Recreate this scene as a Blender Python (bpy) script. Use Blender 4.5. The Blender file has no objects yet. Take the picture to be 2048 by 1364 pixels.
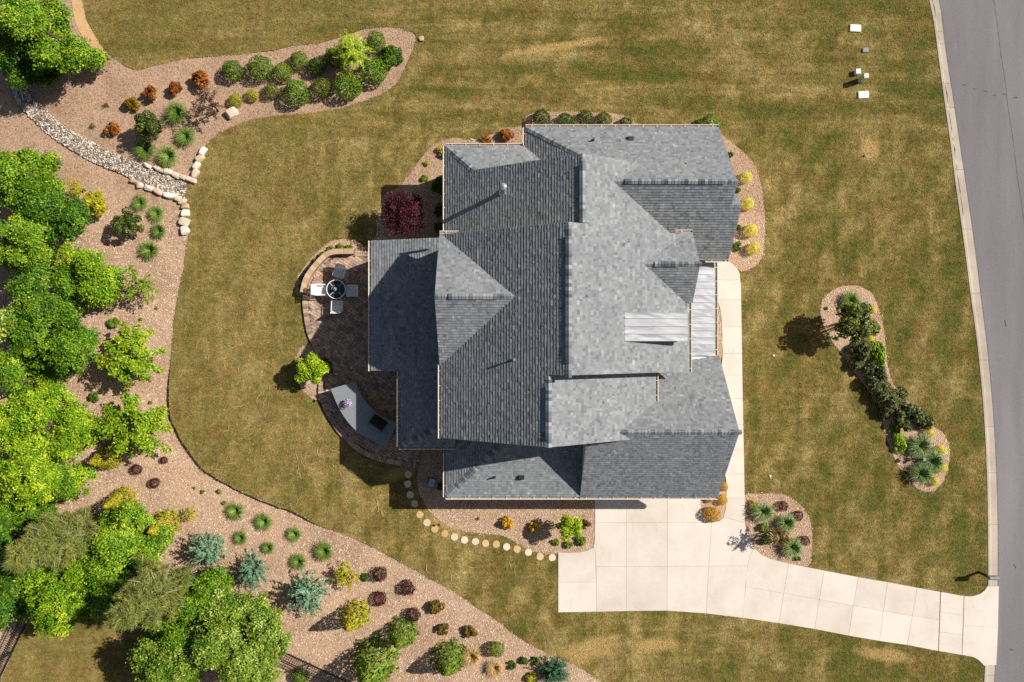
import bpy, bmesh, math, random
import numpy as np
from mathutils import Vector, Matrix
from mathutils.geometry import tessellate_polygon

# ------------------------------------------------------------------ camera, sky, sun, exposure
scene = bpy.context.scene
H = 40.0                       # flying height of the camera (m)
S = H / 1540.0                 # metres on the ground per pixel of the 2048 px wide photograph
cam_d = bpy.data.cameras.new('camera'); cam = bpy.data.objects.new('camera', cam_d)
scene.collection.objects.link(cam)
cam.location = (0, 0, H); cam.rotation_euler = (0, 0, 0)
cam_d.sensor_width = 36.0; cam_d.lens = 1540.0 / 2048.0 * 36.0
cam_d.clip_start = 0.5; cam_d.clip_end = 2000
scene.camera = cam
SUN = Vector((1.03, 0.375, 1.0)).normalized()
elev = math.asin(SUN.z); az = math.atan2(SUN.x, SUN.y)
world = bpy.data.worlds.new('World'); scene.world = world; world.use_nodes = True
wn = world.node_tree.nodes; wl = world.node_tree.links
sky = wn.new('ShaderNodeTexSky'); sky.sky_type = 'NISHITA'; sky.sun_disc = False
sky.sun_elevation = elev; sky.sun_rotation = az
sky.air_density = 1.0; sky.dust_density = 2.0; sky.ozone_density = 0.6
wn['Background'].inputs[1].default_value = 0.050
wl.new(sky.outputs[0], wn['Background'].inputs[0])
sun_d = bpy.data.lights.new('sun', 'SUN'); sun = bpy.data.objects.new('sun', sun_d)
scene.collection.objects.link(sun)
sun_d.energy = 4.95; sun_d.angle = math.radians(0.5); sun_d.color = (1.0, 0.95, 0.87)
sun.rotation_euler = SUN.to_track_quat('Z', 'Y').to_euler()
sun.location = (30, 10, 40)
vs = scene.view_settings
vs.view_transform = 'Standard'; vs.look = 'None'; vs.gamma = 1.0; vs.use_curve_mapping = False
vs.exposure = 0.26
scene.render.engine = 'CYCLES'
try:
    scene.cycles.use_denoising = False
    scene.cycles.max_bounces = 6
    scene.render.filter_size = 1.3
except Exception:
    pass

# ------------------------------------------------------------------ helpers
col = scene.collection
R0 = np.random.default_rng(7)
random.seed(3)

def G(u, v, h=0.0):
    """photo position of something standing at height h -> point in the place (metres)"""
    k = S * (H - h) / H
    return Vector(((u - 1024.0) * k, -(v - 682.0) * k, h))
def P(x, y, h):
    """plan units (1/38.5 m, x right, y towards the bottom of the plan) -> metres"""
    return Vector((x * S, -y * S, h))
def props(o, label=None, cat=None, group=None, kind=None):
    if label: o['label'] = label
    if cat: o['category'] = cat
    if group: o['group'] = group
    if kind: o['kind'] = kind
    return o
def link(name, mesh, mat=None, parent=None, loc=None, rz=None, **kw):
    o = bpy.data.objects.new(name, mesh); col.objects.link(o)
    if mat is not None:
        if len(mesh.materials) == 0: mesh.materials.append(mat)
    if parent is not None: o.parent = parent
    if loc is not None: o.location = loc
    if rz is not None: o.rotation_euler = (0, 0, rz)
    return props(o, **kw)
def empty(name, loc=(0, 0, 0), rz=0.0, **kw):
    o = bpy.data.objects.new(name, None); col.objects.link(o)
    o.location = loc; o.rotation_euler = (0, 0, rz); o.empty_display_size = 0.2
    return props(o, **kw)
def mesh_pd(name, verts, faces, smooth=False, tone=None):
    m = bpy.data.meshes.new(name)
    m.from_pydata([tuple(v) for v in verts], [], faces); m.update()
    if smooth: m.polygons.foreach_set('use_smooth', [True] * len(m.polygons))
    if tone is not None:
        a = m.attributes.new('tone', 'FLOAT', 'FACE'); a.data.foreach_set('value', np.asarray(tone, dtype=np.float32))
    return m
def mesh_np(name, V, tone=None, smooth=False):
    """V: (n, k, 3) array of n loose polygons with k corners"""
    n, k, _ = V.shape
    m = bpy.data.meshes.new(name)
    m.vertices.add(n * k); m.vertices.foreach_set('co', V.astype(np.float32).ravel())
    m.loops.add(n * k); m.loops.foreach_set('vertex_index', np.arange(n * k, dtype=np.int32))
    m.polygons.add(n); m.polygons.foreach_set('loop_start', np.arange(0, n * k, k, dtype=np.int32))
    try: m.polygons.foreach_set('loop_total', np.full(n, k, dtype=np.int32))
    except Exception: pass
    m.update(calc_edges=True)
    if tone is not None:
        a = m.attributes.new('tone', 'FLOAT', 'FACE'); a.data.foreach_set('value', np.asarray(tone, dtype=np.float32))
    if smooth: m.polygons.foreach_set('use_smooth', [True] * n)
    return m
def bm_mesh(name, bm, smooth=False):
    bmesh.ops.recalc_face_normals(bm, faces=bm.faces)
    m = bpy.data.meshes.new(name); bm.to_mesh(m); bm.free()
    if smooth: m.polygons.foreach_set('use_smooth', [True] * len(m.polygons))
    return m
def bm_box(bm, c, s, rz=0.0, rot=None, bevel=0.0):
    M = Matrix.Translation(c) @ (rot.to_4x4() if rot is not None else Matrix.Rotation(rz, 4, 'Z')) @ Matrix.Diagonal((s[0], s[1], s[2], 1))
    r = bmesh.ops.create_cube(bm, size=1.0, matrix=M)
    if bevel > 0:
        vs_ = set(r['verts'])
        es = [e for e in bm.edges if e.verts[0] in vs_ and e.verts[1] in vs_]
        bmesh.ops.bevel(bm, geom=es, offset=bevel, segments=2, affect='EDGES', clamp_overlap=True)
def bm_tube(bm, a, b, r0, r1=None, n=8, caps=True):
    a = Vector(a); b = Vector(b); r1 = r0 if r1 is None else r1
    d = (b - a); q = d.to_track_quat('Z', 'Y')
    va = []; vb = []
    for i in range(n):
        t = 2 * math.pi * i / n; e = Vector((math.cos(t), math.sin(t), 0))
        va.append(bm.verts.new(a + q @ (e * r0))); vb.append(bm.verts.new(b + q @ (e * r1)))
    for i in range(n):
        j = (i + 1) % n; bm.faces.new((va[i], va[j], vb[j], vb[i]))
    if caps:
        bm.faces.new(va[::-1]); bm.faces.new(vb)
def box_mesh(name, c, s, rz=0, bevel=0.0):
    bm = bmesh.new(); bm_box(bm, c, s, rz, bevel=bevel); return bm_mesh(name, bm)
def smooth_line(pts, n=4, closed=False):
    pts = [Vector((p[0], p[1], 0)) for p in pts]; out = []; N = len(pts)
    for i in range(N if closed else N - 1):
        if closed: p0, p1, p2, p3 = pts[i - 1], pts[i], pts[(i + 1) % N], pts[(i + 2) % N]
        else: p0, p1, p2, p3 = pts[max(i - 1, 0)], pts[i], pts[i + 1], pts[min(i + 2, N - 1)]
        for k in range(n):
            t = k / n
            out.append(0.5 * ((2 * p1) + (p2 - p0) * t + (2 * p0 - 5 * p1 + 4 * p2 - p3) * t * t + (3 * p1 - p0 - 3 * p2 + p3) * t ** 3))
    if not closed: out.append(pts[-1])
    return [(p.x, p.y) for p in out]
def prism_mesh(name, poly, z0, z1, bevel=0.0):
    """poly in photo ground pixels -> solid slab between z0 and z1"""
    pts = [G(u, v) for u, v in poly]
    return prism_world(name, [(p.x, p.y) for p in pts], z0, z1, bevel)
def prism_world(name, pts, z0, z1, bevel=0.0):
    n = len(pts)
    tris = tessellate_polygon([[Vector((p[0], p[1], 0)) for p in pts]])
    V = [(p[0], p[1], z1) for p in pts] + [(p[0], p[1], z0) for p in pts]
    area = sum(pts[i][0] * pts[(i + 1) % n][1] - pts[(i + 1) % n][0] * pts[i][1] for i in range(n))
    F = []
    for t in tris:
        a, b, c = t
        s_ = (pts[b][0] - pts[a][0]) * (pts[c][1] - pts[a][1]) - (pts[b][1] - pts[a][1]) * (pts[c][0] - pts[a][0])
        if s_ < 0: a, b, c = c, b, a
        F.append((a, b, c))
    for i in range(n):
        j = (i + 1) % n
        F.append((i, n + i, n + j, j) if area > 0 else (i, j, n + j, n + i))
    return mesh_pd(name, V, F)
def inside(px, py, poly):
    x = np.asarray(px); y = np.asarray(py); r = np.zeros(x.shape, bool); n = len(poly)
    for i in range(n):
        x0, y0 = poly[i]; x1, y1 = poly[(i + 1) % n]
        if y0 == y1: continue
        c = ((y0 > y) != (y1 > y)) & (x < (x1 - x0) * (y - y0) / (y1 - y0) + x0)
        r ^= c
    return r
def dist_line(px, py, line):
    d = np.full(np.shape(px), 1e9)
    for (x0, y0), (x1, y1) in zip(line[:-1], line[1:]):
        dx, dy = x1 - x0, y1 - y0; L = dx * dx + dy * dy + 1e-9
        t = np.clip(((px - x0) * dx + (py - y0) * dy) / L, 0, 1)
        d = np.minimum(d, np.hypot(px - x0 - t * dx, py - y0 - t * dy))
    return d

# ------------------------------------------------------------------ materials
def lin(r, g, b):
    f = lambda c: (c / 255 / 12.92) if c <= 10 else ((c / 255 + 0.055) / 1.055) ** 2.4
    return (f(r), f(g), f(b), 1)
class NT:
    def __init__(s, name):
        s.m = bpy.data.materials.new(name); s.m.use_nodes = True
        s.t = s.m.node_tree; s.n = s.t.nodes; s.l = s.t.links
        s.b = s.n['Principled BSDF']; s.out = s.n['Material Output']
    def node(s, typ, **kw):
        n = s.n.new(typ)
        for k, v in kw.items(): setattr(n, k, v)
        return n
    def put(s, a, i):
        s.l.new(a, i)
    def obj_coord(s):
        return s.node('ShaderNodeTexCoord').outputs['Object']
    def mapping(s, vec, scale=(1, 1, 1), rot=(0, 0, 0), loc=(0, 0, 0)):
        m = s.node('ShaderNodeMapping'); s.put(vec, m.inputs[0])
        m.inputs['Scale'].default_value = scale; m.inputs['Rotation'].default_value = rot; m.inputs['Location'].default_value = loc
        return m.outputs[0]
    def noise(s, vec, scale, detail=3, rough=0.55, dist=0.0):
        n = s.node('ShaderNodeTexNoise'); s.put(vec, n.inputs['Vector'])
        n.inputs['Scale'].default_value = scale; n.inputs['Detail'].default_value = detail
        n.inputs['Roughness'].default_value = rough; n.inputs['Distortion'].default_value = dist
        return n.outputs[0]
    def math(s, op, a, b=None, c=None, clamp=False):
        n = s.node('ShaderNodeMath', operation=op); n.use_clamp = clamp
        for i, x in enumerate((a, b, c)):
            if x is None: continue
            if isinstance(x, (int, float)): n.inputs[i].default_value = x
            else: s.put(x, n.inputs[i])
        return n.outputs[0]
    def smooth(s, x, a, b):
        n = s.node('ShaderNodeMapRange'); n.interpolation_type = 'SMOOTHSTEP'
        s.put(x, n.inputs[0]); n.inputs[1].default_value = a; n.inputs[2].default_value = b
        return n.outputs[0]
    def ramp(s, x, stops):
        n = s.node('ShaderNodeValToRGB'); e = n.color_ramp.elements
        while len(e) < len(stops): e.new(0.5)
        for k, (p, c) in enumerate(stops):
            e[k].position = p; e[k].color = c
        s.put(x, n.inputs[0]); return n.outputs[0]
    def mix(s, f, a, b, mode='MIX'):
        n = s.node('ShaderNodeMix', data_type='RGBA', blend_type=mode)
        for i, x in ((0, f), (6, a), (7, b)):
            if isinstance(x, (int, float)): n.inputs[i].default_value = x
            elif isinstance(x, tuple): n.inputs[i].default_value = x
            else: s.put(x, n.inputs[i])
        return n.outputs[2]
    def attr(s, name='tone'):
        n = s.node('ShaderNodeAttribute'); n.attribute_name = name; return n.outputs['Fac']
    def bump(s, hgt, strength=0.3, dist=0.02):
        n = s.node('ShaderNodeBump'); n.inputs['Strength'].default_value = strength; n.inputs['Distance'].default_value = dist
        s.put(hgt, n.inputs['Height']); s.put(n.outputs[0], s.b.inputs['Normal'])
    def color(s, c):
        if isinstance(c, tuple): s.b.inputs['Base Color'].default_value = c
        else: s.put(c, s.b.inputs['Base Color'])
    def rough(s, r): s.b.inputs['Roughness'].default_value = r
    def spec(s, v): s.b.inputs['Specular IOR Level'].default_value = v
    def rand(s): return s.node('ShaderNodeObjectInfo').outputs['Random']

def mat_simple(name, c, rough=0.6, metal=0.0, var=0.12, scale=8.0, bump=0.0):
    t = NT(name); v = t.obj_coord()
    n = t.noise(v, scale, 5, 0.6)
    dark = tuple(x * (1 - var) for x in c[:3]) + (1,); light = tuple(min(1, x * (1 + var)) for x in c[:3]) + (1,)
    t.color(t.ramp(n, [(0.3, dark), (0.7, light)])); t.rough(rough); t.b.inputs['Metallic'].default_value = metal
    if bump: t.bump(t.noise(v, scale * 6, 4), bump, 0.01)
    return t.m

def lawn_color(t):
    """colour of the turf: straw, olive and green patches, mowing streaks; same function for sheet and blades"""
    c = t.obj_coord(); sep = t.node('ShaderNodeSeparateXYZ'); t.put(c, sep.inputs[0]); X, Y = sep.outputs[0], sep.outputs[1]
    n1 = t.noise(c, 0.22, 4, 0.6, 0.6); n2 = t.noise(c, 0.9, 5, 0.62, 0.4)
    sh = t.noise(t.mapping(c, (0.10, 0.95, 1), (0, 0, math.radians(5)), (3, 1, 0)), 1.0, 4, 0.6, 0.9)
    sd = t.noise(t.mapping(c, (0.95, 0.12, 1), (0, 0, math.radians(-34)), (7, 2, 0)), 1.0, 4, 0.6, 0.9)
    up = t.smooth(Y, 8.5, 12.5)
    st = t.math('ADD', t.math('MULTIPLY', sh, up), t.math('MULTIPLY', sd, t.math('SUBTRACT', 1.0, up)))
    east = t.smooth(X, 9.0, 22.0); west = t.smooth(X, -4.0, -15.0)
    g = t.math('ADD', t.math('MULTIPLY', n1, 0.62), t.math('ADD', t.math('MULTIPLY', n2, 0.72), t.math('MULTIPLY', st, 0.66)))
    def bands(rot, per, wob):
        q_ = t.node('ShaderNodeSeparateXYZ'); t.put(t.mapping(c, (1, 1, 1), (0, 0, math.radians(rot))), q_.inputs[0])
        return t.math('SINE', t.math('ADD', t.math('MULTIPLY', q_.outputs[1], 6.283 / per), t.math('MULTIPLY', n1, wob)))
    fine = t.noise(t.mapping(c, (0.35, 5.0, 1), (0, 0, math.radians(4)), (2, 2, 0)), 1.0, 3, 0.6, 0.6)
    fined = t.noise(t.mapping(c, (0.35, 5.0, 1), (0, 0, math.radians(-58)), (2, 5, 0)), 1.0, 3, 0.6, 0.6)
    bh = t.math('ADD', t.math('MULTIPLY', bands(3, 1.35, 9.0), 0.055), t.math('MULTIPLY', fine, 0.30)); bd = t.math('ADD', t.math('MULTIPLY', bands(-58, 1.5, 8.0), 0.05), t.math('MULTIPLY', fined, 0.30))
    g = t.math('ADD', g, t.math('SUBTRACT', t.math('ADD', t.math('MULTIPLY', bh, up), t.math('MULTIPLY', bd, t.math('SUBTRACT', 1.0, up))), 0.15))
    g = t.math('ADD', g, t.math('MULTIPLY', t.smooth(Y, 9.0, 18.0), 0.05))
    g = t.math('ADD', g, t.math('MULTIPLY', east, 0.07)); g = t.math('SUBTRACT', g, t.math('MULTIPLY', west, 0.02))
    lowc = t.math('SUBTRACT', 1.0, t.math('MULTIPLY', west, 0.5))
    g = t.math('ADD', t.math('MULTIPLY', t.math('SUBTRACT', g, 1.0), lowc), 1.0)
    g = t.smooth(g, 0.62, 1.41)
    colr = t.ramp(g, [(0.0, lin(180, 157, 106)), (0.30, lin(154, 133, 82)), (0.55, lin(131, 115, 63)), (0.75, lin(112, 104, 51)), (1.0, lin(91, 95, 39))])
    # reddish thatch
    r = t.smooth(t.noise(t.mapping(c, (1, 1, 1), (0, 0, 0), (11, 5, 0)), 0.55, 5, 0.65), 0.48, 0.68)
    colr = t.mix(t.math('MULTIPLY', r, 0.5), colr, lin(128, 98, 56))
    # clumps at hand and foot scale
    m1 = t.noise(t.mapping(c, (1, 1, 1), (0, 0, 0), (5, 3, 0)), 3.2, 4, 0.7, 0.5); m2 = t.noise(t.mapping(c, (1, 1, 1), (0, 0, 0), (9, 1, 0)), 2.1, 4, 0.7, 0.5)
    colr = t.mix(1.0, colr, t.ramp(m1, [(0.33, (0.74, 0.73, 0.70, 1)), (0.5, (1, 1, 1, 1)), (0.66, (1.26, 1.24, 1.2, 1))]), 'MULTIPLY')
    colr = t.mix(1.0, colr, t.ramp(m2, [(0.36, (1.03, 0.99, 0.98, 1)), (0.64, (0.90, 1.02, 1.0, 1))]), 'MULTIPLY')
    # a worn, dry strip
    for (u, v, ru, rv, a) in [(1115, 93, 110, 9, 9), (1420, 300, 60, 10, 20), (800, 945, 45, 14, 20), (900, 1040, 40, 18, 0), (1180, 1300, 60, 24, 20), (1310, 1290, 50, 16, 0), (1740, 300, 20, 26, 0), (1770, 1310, 60, 14, -8)]:
        p = G(u, v)
        mp = t.node('ShaderNodeMapping', vector_type='TEXTURE'); t.put(c, mp.inputs[0])
        mp.inputs['Location'].default_value = (p.x, p.y, 0); mp.inputs['Rotation'].default_value = (0, 0, math.radians(a)); mp.inputs['Scale'].default_value = (ru * S, rv * S, 1000)
        ln = t.node('ShaderNodeVectorMath', operation='LENGTH'); t.put(mp.outputs[0], ln.inputs[0])
        d = t.math('ADD', ln.outputs['Value'], t.math('MULTIPLY', n2, 0.9))
        colr = t.mix(t.math('MULTIPLY', t.smooth(d, 1.75, 0.9), 0.75), colr, lin(196, 164, 108))
    return c, colr
def mat_lawn(name, blades=False):
    t = NT(name); c, colr = lawn_color(t)
    if blades:
        tn = t.attr()
        k = t.ramp(tn, [(0.0, (0.48, 0.49, 0.44, 1)), (0.45, (0.90, 0.91, 0.87, 1)), (0.8, (1.15, 1.14, 1.08, 1)), (1.0, (1.6, 1.5, 1.35, 1))])
        colr = t.mix(1.0, colr, k, 'MULTIPLY')
        t.color(colr); t.rough(0.75); t.spec(0.15)
    else:
        f = t.noise(c, 9.0, 6, 0.75); f2 = t.noise(c, 34.0, 4, 0.7)
        k = t.ramp(t.math('ADD', t.math('MULTIPLY', f, 0.5), t.math('MULTIPLY', f2, 0.5)), [(0.33, (0.45, 0.44, 0.38, 1)), (0.5, (0.9, 0.9, 0.88, 1)), (0.66, (1.35, 1.3, 1.2, 1))])
        t.color(t.mix(1.0, colr, k, 'MULTIPLY')); t.rough(0.95); t.spec(0.1); t.bump(f2, 0.9, 0.05)
    return t.m
def mat_mulch(name, a=(108, 82, 64), b=(178, 146, 120), dry=(206, 178, 152)):
    t = NT(name); c = t.obj_coord()
    n = t.noise(c, 0.5, 4, 0.6, 0.5); f = t.noise(c, 22, 6, 0.8); w = t.noise(t.mapping(c, (1, 1, 1), (0, 0, .6)), 6, 5, 0.7)
    x = t.math('ADD', t.math('MULTIPLY', f, 0.6), t.math('ADD', t.math('MULTIPLY', w, 0.25), t.math('MULTIPLY', n, 0.25)))
    t.color(t.ramp(x, [(0.40, lin(*a)), (0.55, lin(*b)), (0.70, lin(*dry))])); t.rough(0.95); t.spec(0.15); t.bump(f, 0.8, 0.04)
    return t.m
def mat_chips(name):
    t = NT(name); tn = t.attr(); c = t.obj_coord(); sp_ = t.node('ShaderNodeSeparateXYZ'); t.put(c, sp_.inputs[0])
    n = t.smooth(t.noise(c, 0.28, 3, 0.6, 0.4), 0.25, 0.55)
    a = t.ramp(tn, [(0.0, lin(94, 68, 48)), (0.26, lin(178, 144, 112)), (0.6, lin(216, 188, 156)), (1.0, lin(250, 234, 214))])
    b = t.ramp(tn, [(0.0, lin(114, 84, 64)), (0.26, lin(200, 168, 136)), (0.6, lin(234, 210, 180)), (1.0, lin(255, 246, 232))])
    w = t.smooth(t.noise(t.mapping(c, (1, 1, 1), (0, 0, 0), (3, 8, 0)), 1.5, 5, 0.7, 0.6), 0.56, 0.70)
    t.color(t.mix(t.math('MULTIPLY', w, 0.62), t.mix(t.math('MULTIPLY', t.smooth(sp_.outputs[1], 5.0, 9.5), 0.62), t.mix(n, a, b), t.mix(tn, lin(96, 70, 52), lin(196, 156, 126))), lin(128, 92, 68))); t.rough(0.9); t.spec(0.2); return t.m
def mat_leaf(name, dark, mid, light, trans=0.25, rough=0.55, spec=0.22, gain=1.08):
    dark, mid, light = [tuple(min(255, v_ * gain + 3) for v_ in q_) for q_ in (dark, mid, light)]
    t = NT(name); tn = t.attr(); rnd = t.rand()
    x = t.math('ADD', tn, t.math('MULTIPLY', t.math('SUBTRACT', rnd, 0.5), 0.25))
    c = t.ramp(x, [(0.0, lin(*dark)), (0.5, lin(*mid)), (1.0, lin(*light))])
    oc = t.obj_coord(); hn = t.noise(oc, 1.1, 3, 0.6)
    c = t.mix(1.0, c, t.ramp(hn, [(0.34, (0.80, 0.92, 0.86, 1)), (0.5, (1, 1, 1, 1)), (0.68, (1.22, 1.06, 0.9, 1))]), 'MULTIPLY')
    t.color(c); t.rough(rough); t.spec(spec)
    tr = t.node('ShaderNodeBsdfTranslucent'); t.put(c, tr.inputs[0])
    mx = t.node('ShaderNodeMixShader'); mx.inputs[0].default_value = trans
    t.put(t.b.outputs[0], mx.inputs[1]); t.put(tr.outputs[0], mx.inputs[2]); t.put(mx.outputs[0], t.out.inputs[0])
    return t.m
def mat_shingle(name):
    t = NT(name); tn = t.attr(); c = t.obj_coord()
    g = t.noise(c, 120, 3, 0.8); w = t.noise(c, 0.5, 3, 0.6)
    x = t.math('ADD', tn, t.math('ADD', t.math('MULTIPLY', t.math('SUBTRACT', g, 0.5), 0.5), t.math('MULTIPLY', t.math('SUBTRACT', w, 0.5), 0.25)))
    t.color(t.ramp(x, [(0.0, lin(84, 88, 91)), (0.35, lin(118, 121, 124)), (0.7, lin(143, 146, 148)), (1.0, lin(172, 175, 176))]))
    t.rough(0.9); t.spec(0.25); t.bump(g, 0.25, 0.01); return t.m
def mat_concrete(name, c0=(198, 187, 173), c1=(219, 208, 196)):
    t = NT(name); c = t.obj_coord(); r = t.rand()
    n = t.noise(c, 0.7, 6, 0.65, 0.3); f = t.noise(c, 40, 3, 0.7)
    x = t.math('ADD', t.math('MULTIPLY', n, 0.75), t.math('ADD', t.math('MULTIPLY', f, 0.2), t.math('MULTIPLY', r, 0.20)))
    cc = t.ramp(x, [(0.36, lin(*c0)), (0.72, lin(*c1))])
    st = t.smooth(t.noise(t.mapping(c, (1.2, 0.35, 1), (0, 0, .3)), 1.1, 5, 0.7, 1.0), 0.60, 0.78)
    t.color(t.mix(t.math('MULTIPLY', st, 0.5), cc, lin(172, 158, 138))); t.rough(0.85); t.spec(0.25); t.bump(f, 0.15, 0.004)
    return t.m
def mat_asphalt(name):
    t = NT(name); c = t.obj_coord()
    f = t.noise(c, 55, 4, 0.85); n = t.noise(t.mapping(c, (0.5, 0.06, 1), (0, 0, 0.15)), 1.0, 4, 0.6)
    x = t.math('ADD', t.math('MULTIPLY', f, 0.7), t.math('MULTIPLY', n, 0.4))
    cc = t.ramp(x, [(0.36, lin(92, 87, 90)), (0.55, lin(120, 115, 118)), (0.74, lin(146, 141, 143))])
    sp = t.noise(t.mapping(c, (1, 1, 1), (0, 0, 0), (4, 9, 0)), 26, 1, 0.5)
    t.color(t.mix(t.smooth(sp, 0.77, 0.80), cc, lin(196, 194, 190))); t.rough(0.9); t.spec(0.3); t.bump(f, 0.4, 0.01); return t.m
def mat_tone(name, stops, rough=0.8, scale=20, spec=0.25, bump=0.2):
    t = NT(name); tn = t.attr(); c = t.obj_coord(); n = t.noise(c, scale, 5, 0.7); r = t.rand()
    x = t.math('ADD', tn, t.math('MULTIPLY', t.math('SUBTRACT', n, 0.5), 0.5))
    t.color(t.ramp(x, [(p, lin(*q)) for p, q in stops])); t.rough(rough); t.spec(spec); t.bump(n, bump, 0.01); return t.m
def mat_rand(name, stops, rough=0.85, scale=14, bump=0.3):
    """colour picked per object, grain on top"""
    t = NT(name); c = t.obj_coord(); n = t.noise(c, scale, 5, 0.7); r = t.rand()
    x = t.math('ADD', r, t.math('MULTIPLY', t.math('SUBTRACT', n, 0.5), 0.55))
    t.color(t.ramp(x, [(p, lin(*q)) for p, q in stops])); t.rough(rough); t.spec(0.25); t.bump(n, bump, 0.01); return t.m

M = {}
M['lawn'] = mat_lawn('lawn_turf'); M['blades'] = mat_lawn('lawn_blades', True)
M['mulch'] = mat_mulch('wood_mulch'); M['chips'] = mat_chips('mulch_chips')
M['soil'] = mat_mulch('forest_soil', (70, 56, 42), (118, 94, 70), (150, 122, 92))
M['sand'] = mat_mulch('bare_sand', (176, 134, 92), (206, 166, 118), (220, 186, 140))
M['shingle'] = mat_shingle('asphalt_shingle'); M['cap'] = mat_rand('ridge_cap_shingle', [(0, (84, 88, 93)), (0.5, (122, 126, 130)), (1, (156, 158, 160))], 0.9, 60)
M['trim'] = mat_simple('cream_trim', lin(222, 214, 202), 0.5, 0, 0.04, 4)
M['wall'] = mat_simple('cream_siding', lin(196, 184, 166), 0.8, 0, 0.08, 6)
M['gutter_in'] = mat_simple('gutter_inside', lin(134, 120, 110), 0.7, 0, 0.25, 9)
M['metal'] = NT('galvalume_panel').m
def _metal():
    t = NT('standing_seam_metal'); c = t.obj_coord()
    n = t.noise(t.mapping(c, (0.7, 2.2, 1)), 1.3, 4, 0.55, 0.8)
    t.color(t.ramp(n, [(0.3, lin(120, 121, 127)), (0.7, lin(138, 139, 144))])); t.rough(0.5); t.b.inputs['Metallic'].default_value = 0.15
    t.bump(n, 0.25, 0.05); return t.m
M['metal'] = _metal()
M['seam'] = mat_simple('metal_seam_shaded', lin(104, 106, 112), 0.4, 0.3, 0.1)  # darker than the panels: the thin shadow line beside each seam, put into its colour
M['dark'] = mat_simple('dark_plastic', lin(40, 42, 46), 0.6)
M['steel'] = mat_simple('galvanised_steel', lin(176, 184, 186), 0.35, 0.6, 0.1)
M['concrete'] = mat_concrete('broom_concrete'); M['kerb'] = mat_concrete('kerb_concrete', (158, 146, 132), (188, 176, 160))
M['joint'] = mat_simple('joint_filler', lin(120, 108, 92), 0.9)
M['asphalt'] = mat_asphalt('road_asphalt'); M['tar'] = mat_simple('crack_dirt', lin(92, 82, 76), 0.9, 0, 0.3, 5)
M['tar2'] = mat_simple('road_tar', lin(72, 68, 72), 0.8, 0, 0.2, 5); M['grit'] = mat_simple('gutter_grit', lin(104, 97, 94), 0.95, 0, 0.35, 12)
M['paver'] = mat_rand('patio_paver', [(0.0, (134, 114, 102)), (0.3, (158, 134, 118)), (0.65, (178, 152, 132)), (1.0, (200, 172, 142))])
M['paver_all'] = mat_tone('patio_paver_field', [(0.0, (134, 114, 102)), (0.3, (158, 134, 118)), (0.65, (178, 152, 132)), (1.0, (200, 172, 142))])
M['coping'] = mat_rand('coping_stone', [(0.0, (178, 146, 118)), (0.5, (192, 160, 130)), (1.0, (204, 176, 146))])
M['block'] = mat_rand('wall_block', [(0.0, (132, 108, 90)), (1.0, (176, 146, 118))])
M['sandbed'] = mat_simple('paver_joint_sand', lin(96, 78, 66), 0.95)
M['granite'] = mat_simple('grey_granite', lin(134, 138, 142), 0.35, 0, 0.35, 70)
M['black'] = mat_simple('black_enamel', lin(20, 20, 22), 0.35, 0, 0.1)
M['white_alu'] = mat_simple('white_aluminium', lin(236, 235, 232), 0.45, 0, 0.04)
M['sling'] = mat_simple('white_sling_fabric', lin(234, 233, 231), 0.7, 0, 0.06, 40)
M['glass_dark'] = mat_simple('smoked_glass', lin(44, 48, 56), 0.12, 0, 0.1)
M['creek'] = mat_tone('river_stone', [(0.0, (88, 76, 66)), (0.3, (152, 134, 118)), (0.65, (204, 190, 174)), (1.0, (238, 228, 216))])
M['creekbed'] = mat_mulch('creek_gravel', (70, 62, 56), (124, 112, 102), (168, 156, 144))
M['rock'] = mat_rand('pale_boulder', [(0.0, (190, 158, 120)), (0.35, (202, 186, 164)), (1.0, (226, 217, 205))], 0.9, 6, 0.6)
M['step'] = mat_rand('stepping_stone', [(0.0, (190, 156, 104)), (0.3, (200, 170, 124)), (0.45, (206, 188, 160)), (1.0, (220, 204, 180))], 0.9, 10, 0.3)
M['bark'] = mat_simple('bark', lin(96, 80, 66), 0.9, 0, 0.3, 20); M['twig'] = mat_simple('grey_twig', lin(150, 140, 126), 0.9, 0, 0.2, 20)
M['util_white'] = mat_simple('utility_white_lid', lin(226, 226, 220), 0.6, 0, 0.05); M['util_green'] = mat_simple('utility_pale_green', lin(186, 204, 180), 0.6, 0, 0.06)
M['util_grey'] = mat_simple('meter_lid_grey', lin(128, 132, 136), 0.6, 0, 0.15)
M['fence'] = mat_simple('black_fence_metal', lin(34, 30, 30), 0.5); M['straw'] = mat_simple('dry_runner', lin(196, 166, 112), 0.9, 0, 0.15)
M['straw_bed'] = M['straw']
# leaves
L = lambda n, a, b, c, **k: mat_leaf(n, a, b, c, **k)
M['box'] = L('leaf_boxwood', (44, 72, 8), (88, 124, 20), (148, 174, 52)); M['boxlime'] = L('leaf_bright_box', (64, 88, 12), (114, 140, 28), (174, 186, 68))
M['boxolive'] = L('leaf_olive_box', (52, 62, 10), (90, 104, 22), (146, 150, 56)); M['boxdark'] = L('leaf_dark_box', (34, 56, 8), (68, 98, 20), (122, 146, 50)); M['gold'] = L('leaf_gold', (190, 174, 40), (230, 220, 80), (250, 244, 150))
M['amber'] = L('leaf_amber', (132, 92, 16), (206, 158, 34), (240, 206, 72)); M['bronze'] = L('leaf_bronze', (84, 42, 10), (146, 84, 28), (200, 138, 62))
M['bronzeyel'] = L('leaf_yellow_bronze', (98, 50, 12), (146, 112, 26), (176, 160, 54)); M['maroon'] = L('leaf_maroon', (36, 12, 16), (78, 28, 34), (120, 54, 60))
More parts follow.
